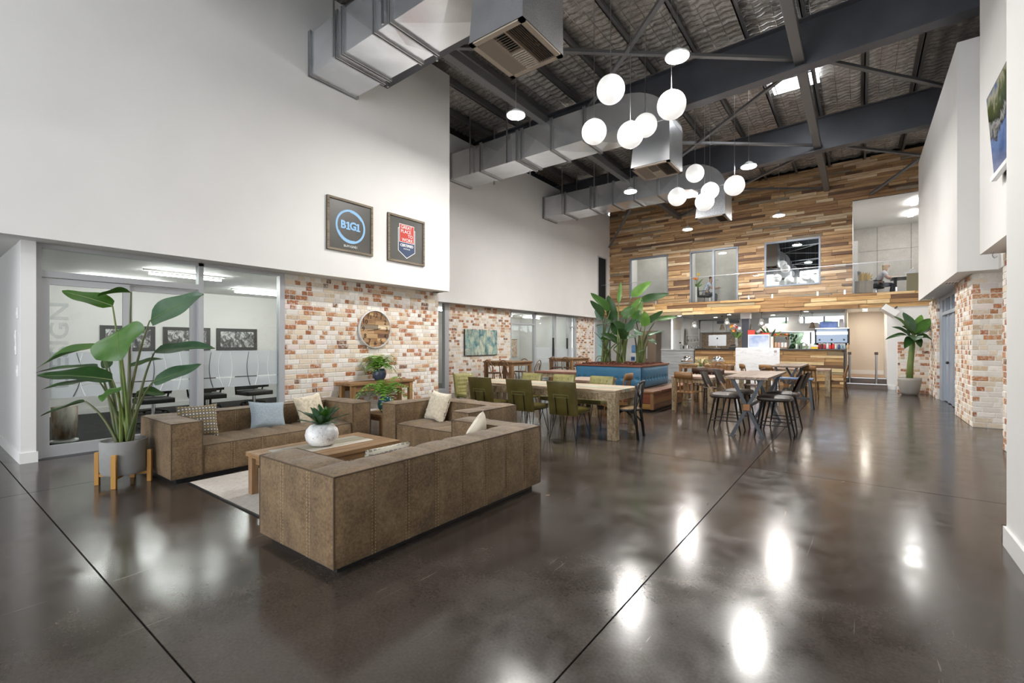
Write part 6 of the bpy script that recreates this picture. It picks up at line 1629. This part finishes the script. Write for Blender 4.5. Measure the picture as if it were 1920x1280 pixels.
# projector / speaker on the far wall, television, camera
spk = thing('wall_speaker', 'white and grey tilted loudspeaker on white wall near banana plant', 'speaker', onY(1668, 583, 19.2)); 
MB().box(-.22, .22, -.14, .14, -.10, .10).build('cabinet', m_whiteplastic, spk, rot=(R(-14), R(38), 0), bevel=.01); MB().box(-.235, -.22, -.13, .13, -.09, .09).build('grille', m_aludark, spk, rot=(R(-14), R(38), 0)); MB().bar((.12, .0, .06), (.2, .32, .16), .03).build('bracket', m_black, spk)
def tv_mat():
    t = NT('landscape_screen'); v = t.coords('Object', (1, 1, 1)); sp = t.add('ShaderNodeSeparateXYZ'); t.link(v, sp.inputs[0])
    n = t.noise(v, 3.5, 6, .7, .6); ad = t.add('ShaderNodeMath', operation='MULTIPLY_ADD', i_1=.8, i_2=.0); t.link(n, ad.inputs[0]); a2 = t.add('ShaderNodeMath', operation='ADD'); t.link(sp.outputs[2], a2.inputs[0]); t.link(ad.outputs[0], a2.inputs[1])
    c = t.ramp(a2.outputs[0], [(.05, (.05,.12,.32)), (.30, (.20,.32,.60)), (.36, (.01,.01,.008)), (.45, (.5,.5,.48)), (.50, (.02,.03,.01)), (.70, (.08,.11,.02)), (.80, (.5,.45,.3)), (.92, (.10,.18,.35))])
    t.set(col=(.01,.01,.01), ecol=c, estr=.4, rough=.12); return t.m
tv = thing('television', 'wall mounted television showing a lake landscape', 'television', (1.27, 7.02, 3.93), 0)
MB().box(-.02, .02, -.85, .85, -.48, .48).build('casing', m_black, tv, rot=(0, R(-4), 0), bevel=.006); MB().box(-.026, -.02, -.82, .82, -.45, .45).build('screen', tv_mat(), tv, rot=(0, R(-4), 0)); MB().box(-.02, .03, -.83, .83, -.53, -.48).build('sound_bar', m_brushed, tv); MB().box(.02, .075, -.2, .2, -.66, .1).build('bracket', m_aludark, tv)
for k, (px, py) in enumerate(((1722 + 15, 560), (1792, 522))):
    p = onZ(px, py, 2.72); v_ = thing('soffit_vent', ['small grille under the white box, far end', 'small grille under the white box, near end'][k], 'vent', (1.48, 16.8 if k == 0 else 12.8, 2.72)); MB().box(-.1, .1, -.14, .14, -.012, 0).build('frame', m_trimw, v_)
    for q in range(4): MB().box(-.08 + q * .045, -.06 + q * .045, -.12, .12, -.016, -.01).build('slot', m_black, v_)
hk = thing('ceiling_hook', 'tiny hook under the white television wall', 'hook', (1.45, 9.0, 2.72)); MB().tube([(0, 0, 0), (0, 0, -.05), (.02, 0, -.08), (.045, 0, -.06)], .006, 6).build('wire', m_brushed, hk); MB().lathe([(.02, -.008), (.02, 0)], 10).build('plate', m_brushed, hk)
# ================================================================== upstairs office
def skin_body(name, verts, edges, radii, mat, parent, lvl=2):
    me = bpy.data.meshes.new(name); me.from_pydata(verts, edges, []); me.materials.append(mat)
    o = bpy.data.objects.new(name, me); C.objects.link(o); o.parent = parent
    o.modifiers.new('skin', 'SKIN'); sl = me.skin_vertices[0].data
    for i, r in enumerate(radii):
        r = r if isinstance(r, tuple) else (r, r); sl[i].radius = r; sl[i].use_root = (i == 0)
    s = o.modifiers.new('sub', 'SUBSURF'); s.levels = lvl; s.render_levels = lvl
    for p in me.polygons: p.use_smooth = True
    o.modifiers['skin'].use_smooth_shade = True
    return o
m_skin = plain('skin', (.56,.34,.25), .5); m_skin2 = plain('skin_two', (.42,.25,.17), .5)
m_blond = plain('blond_hair', (.58,.43,.25), .6, col2=(.42,.29,.15), ns=14, stretch=(6,6,.8)); m_brown = plain('brown_hair', (.05,.03,.02), .6)
m_shirt = plain('white_grey_top', (.62,.63,.66), .8, col2=(.50,.51,.55), ns=20); m_check = plain('blue_check_shirt', (.22,.30,.45), .8, col2=(.62,.65,.70), ns=24); m_trou = plain('dark_trousers', (.03,.03,.04), .8)
def person(label, loc, rz, skin, hair, shirt, hairlen, lean=.18):
    """seated, facing +x; seat at z .46"""
    p = thing('person', label, 'person', loc, rz)
    V = []; E_ = []; Rr = []
    def add(pt, r, par=None):
        V.append(pt); Rr.append(r)
        if par is not None: E_.append((par, len(V) - 1))
        return len(V) - 1
    pel = add((0, 0, .54), (.15, .13)); ab = add((.04, 0, .72), (.14, .11), pel); ch = add((.04 + lean * .6, 0, .92), (.16, .12), ab); nk = add((.06 + lean, 0, 1.07), .055, ch)
    hd0 = add((.09 + lean, 0, 1.16), (.075, .085), nk); hd1 = add((.11 + lean, 0, 1.25), (.078, .095), hd0); hd2 = add((.10 + lean, 0, 1.31), (.05, .06), hd1)
    for s in (-1, 1):
        sh = add((.05 + lean * .8, s * .15, 1.0), .062, ch); el = add((.16 + lean, s * .21, .78), .045, sh); wr = add((.36 + lean, s * .13, .80), .03, el)
        pm = add((.42 + lean, s * .12, .81), (.038, .018), wr)
        for f in range(4): add((.49 + lean, s * (.09 + .018 * f), .80), .009, add((.455 + lean, s * (.093 + .018 * f), .815), .010, pm))
        add((.44 + lean, s * .065, .805), .010, add((.42 + lean, s * .085, .81), .012, pm))
        th = add((.12, s * .09, .54), .085, pel); kn = add((.46, s * .11, .53), .065, th); an = add((.42, s * .11, .10), .042, kn); toe = add((.56, s * .11, .05), .035, an)
    body = skin_body('body', V, E_, Rr, skin, p)
    # clothes
    sv = [(0, 0, .56), (.04, 0, .72), (.04 + lean * .6, 0, .92), (.055 + lean * .9, 0, 1.02)]; se = [(0, 1), (1, 2), (2, 3)]; sr = [(.165, .145), (.155, .125), (.175, .135), (.09, .08)]
    for s in (-1, 1):
        i = len(sv); sv += [(.05 + lean * .8, s * .155, 1.0), (.12 + lean * .95, s * .20, .87)]; se += [(2, i), (i, i + 1)]; sr += [.075, .062]
    skin_body('top', sv, se, sr, shirt, p)
    tv_ = [(0, 0, .54)]; te = []; tr = [(.165, .14)]
    for s in (-1, 1):
        i = len(tv_); tv_ += [(.12, s * .09, .54), (.46, s * .11, .53), (.42, s * .11, .14)]; te += [(0, i), (i, i + 1), (i + 1, i + 2)]; tr += [.095, .075, .055]
    skin_body('trousers', tv_, te, tr, m_trou, p)
    hx = .09 + lean
    if hairlen: skin_body('hair', [(hx, 0, 1.30), (hx - .03, 0, 1.24), (hx - .055, 0, 1.14), (hx - .05, 0, 1.0), (hx + .02, .06, 1.2), (hx + .02, -.06, 1.2), (hx + .01, .075, 1.08), (hx + .01, -.075, 1.08)], [(0, 1), (1, 2), (2, 3), (0, 4), (0, 5), (4, 6), (5, 7)], [(.085, .08), (.10, .09), (.10, .075), (.08, .05), .05, .05, .04, .04], hair, p)
    else: skin_body('hair', [(hx + .01, 0, 1.315), (hx - .02, 0, 1.27), (hx - .03, 0, 1.2)], [(0, 1), (1, 2)], [(.085, .075), (.09, .085), (.075, .06)], hair, p)
    fc = MB(); xf = .11 + lean + .085
    fc.ball((xf, 0, 1.225), .014, 8, 6, (1, .8, 1.4)); 
    for s in (-1, 1): fc.ball((.10 + lean, s * .09, 1.235), .02, 8, 6, (.6, .4, 1.2))
    fc.build('nose_and_ears', skin, body, smooth=True)
    ey = MB()
    for s in (-1, 1): ey.ball((xf - .012, s * .032, 1.255), .010, 8, 6)
    ey.build('eyes', m_black, body); MB().ball((xf - .008, 0, 1.185), .012, 8, 6, (.5, 1.8, .5)).build('mouth', m_rd, body)
    return p
ZF = 3.18
person('blond person in pale sleeveless top working at upstairs desk', (.52, 22.3, ZF), 0, m_skin, m_blond, m_shirt, True)
person('person in blue checked shirt sitting behind upstairs glass door', (-5.55, 21.75, ZF), 0, m_skin2, m_brown, m_check, False)
for k, (x, y) in enumerate(((.5, 22.3), (-5.57, 21.75))):
    s_ = dup(oc, (x, y, ZF), R(90), ['black office chair under the blond person upstairs', 'black office chair under the checked shirt person upstairs'][k], 'upstairs office chairs')
ex = dup(oc, (.30, 21.62, ZF), R(75), 'empty black high back office chair upstairs near the railing', 'upstairs office chairs')
dk = thing('office_desk', 'upstairs office desk with dark metal trestle ends', 'desk', (1.35, 22.2, ZF))
MB().box(-.42, .75, -.6, .6, .72, .75).build('top', m_whiteplastic, dk)
for s in (-.30, .62): MB().add if False else MB().prism([(-.25, .72), (.25, .72), (.1, .35), (.16, 0), (-.16, 0), (-.1, .35)], s - .04, s + .04, 'x').build('trestle', m_gun, dk)
MB().box(-.02, .38, -.63, -.6, .12, .82).build('privacy_screen', plain('olive_felt', (.33,.29,.19), .9), dk)
lp = thing('laptop', 'small grey laptop on the upstairs desk', 'laptop', (1.62, 22.1, ZF + .75), R(90)); MB().box(-.16, .16, -.11, .11, 0, .015).build('base', m_brushed, lp); MB().bar((0, .11, .01), (0, .17, .22), .32, .01, (1, 0, 0)).build('lid', m_brushed, lp)
dlp = thing('desk_lamp', 'white angled desk lamp upstairs', 'lamp', (1.5, 22.4, ZF + .75)); MB().lathe([(.07, 0), (.07, .015)], 16).build('base', m_whiteplastic, dlp); MB().tube([(0, 0, .01), (-.05, 0, .25), (.08, 0, .36)], .012, 6).build('arm', m_whiteplastic, dlp)
cr = thing('timber_crate', 'weathered timber crate planter at the office railing', 'crate', (.12, 21.0, ZF))
MB().box(-.26, .26, -.18, .18, 0, .58).build('box', plain('grey_brown_crate', (.26,.22,.16), .8, col2=(.16,.13,.10), ns=4, stretch=(8, 8, .7)), cr)
mb = MB(); rgq = random.Random(7)
for k in range(16): b = Vector((rgq.uniform(-.15, .15), rgq.uniform(-.1, .1), .58)); blade(mb, b, b + Vector((rgq.uniform(-.15, .15), rgq.uniform(-.1, .1), rgq.uniform(.2, .42))), (0, -.7, .7), .07, .1, .2, nu=5, cross=2)
mb.build('dried_flowers', plain('dried_petal', (.40,.26,.06), .8), cr, kind='stuff')
vase_flowers('vase of tall orange flowers behind upstairs glass door', (-5.78, 21.2, ZF + .0), .85, [m_or, m_or, m_rd, m_ye, m_or], 15, m_grey, 4, .42)
fpc = thing('timber_frame_panel', 'pale plywood panel leaning in the office corner', 'panel', (-.12, 22.6, ZF)); MB().box(-.06, .06, -.3, .3, 0, 2.3).build('sheet', plain('plywood', (.58,.40,.20), .6), fpc); MB().box(-.065, .065, -.32, -.3, 0, 2.3).build('edge', m_trimw, fpc)
m_pan = emit('office_panel_light', (1, .98, .95), 60)
for k, (x, y) in enumerate(((1.58, 22.0), (1.62, 23.9), (-1.6, 21.8), (-4.9, 21.7), (-7.6, 21.7))):  # strips behind the upstairs windows are added to brighten those rooms
    l_ = thing('ceiling_panel_light', ['front strip light in the upstairs office', 'rear strip light in the upstairs office', 'strip light added to brighten the room behind the mirroring window', 'strip light added to brighten the room behind the upstairs glass door', 'strip light added to brighten the room behind the left upstairs window'][k], 'lamp', (x, y, 6.64), 0, 'upstairs strip lights')
    MB().box(-.08, .08, -.45, .45, -.05, -.02).build('diffuser', m_pan, l_); MB().box(-.1, .1, -.48, .48, -.02, 0).build('tray', m_whiteplastic, l_)
# tube lights added to brighten the second bay rooms, no lamps known there
for k, (y0, y1) in enumerate(((10.2, 11.6), (13.7, 15.0), (15.8, 17.0), (18.2, 19.2))):
    f_ = thing('tube_light', 'tube light added to brighten second bay rooms, %s from the front' % ['first', 'second', 'third', 'fourth', 'fifth'][k], 'lamp', (-11.3, y0, 2.70), 0, 'added second bay tube lights')
    MB().box(-.03, .03, -.08, y1 - y0 + .08, -.03, 0).build('batten', m_whiteplastic, f_); MB().box(-.015, .015, 0, y1 - y0, -.09, -.06).build('tube', m_tube, f_)
cb2 = thing('timber_wall_art', 'patterned timber panel inside second bay room', 'artwork', (-12.79, 16.9, 1.3)); MB().box(0, .02, -.45, .45, -.4, .4).build('panel', plain('carved_panel', (.50,.28,.16), .6, col2=(.75,.65,.55), ns=12), cb2); MB().box(0, .03, -.47, .47, .4, .43).build('frame', m_rust, cb2)
bk2 = dup(oc, (-10.7, 9.3, 0), R(60), 'black office chair glimpsed through the narrow glass strip', 'second bay chairs')
# ================================================================== lamps
m_led = emit('lamp_disc', (1.0,.972,.93), LAMP)
m_globe = NT('opal_globe').set(col=(.86,.855,.84), rough=.25, ecol=(1,.985,.96), estr=.34).m
hb = [(-2.2, 7.07), (-5.2, 7.03), (-5.19, 12.47), (-2.16, 12.45), (-2.17, 17.77), (-5.17, 17.84)]
lb = ['bright round high bay lamp above the near globe cluster', 'bright round high bay lamp left of the second duct', 'bright round high bay lamp in front of third duct',
      'bright round high bay lamp above the far globe cluster', 'bright round high bay lamp near the mirroring window', 'bright round high bay lamp above upstairs left window']
for k, (x, y) in enumerate(hb):
    h_ = thing('high_bay_lamp', lb[k], 'lamp', (x, y, 5.8), 0, 'high bay lamps')
    MB().lathe([(.165, -.014), (.165, 0)], 28).build('light_disc', m_led, h_)
    MB().lathe([(.166, -.004), (.178, .0), (.178, .02), (.12, .05), (.07, .10), (.03, .12)], 28).build('housing', m_whiteplastic, h_, smooth=True)
    MB().tube([(0, 0, .11), (0, 0, zr(x) - 5.8 - .06)], .006, 6).build('wire', m_brushed, h_)
gl = [((1145,168,52), 'topmost white globe pendant of the near cluster'), ((1114,247,46), 'leftmost white globe pendant of the near cluster'), ((1182,253,48.5), 'lowest white globe pendant of the near cluster'),
      ((1210,235,43), 'white globe pendant partly hidden behind the near lowest globe'), ((1259,197,52.5), 'rightmost white globe pendant of the near cluster'),
      ((1303,325,33), 'topmost white globe pendant of the far cluster'), ((1270,369,33.5), 'leftmost white globe pendant of the far cluster'), ((1331,358,32), 'white globe pendant partly hidden behind the far lowest globe'),
      ((1321,378,34), 'lowest white globe pendant of the far cluster'), ((1377,348,36.5), 'rightmost white globe pendant of the far cluster')]
for (px, py, dd), l_ in gl:
    p = at(px, py, F * .45 / dd)
    g_ = thing('globe_pendant', l_, 'pendant lamp', p, 0, 'white globe pendants')
    MB().ball((0, 0, 0), .225, 32, 20).build('globe', m_globe, g_, smooth=True)
    MB().lathe([(.05, .21), (.05, .235), (.012, .25)], 14).build('cap', m_brushed, g_)
    MB().tube([(0, 0, .24), (0, 0, zr(p.x) - p.z - .06)], .005, 6).build('cord', m_brushed, g_)
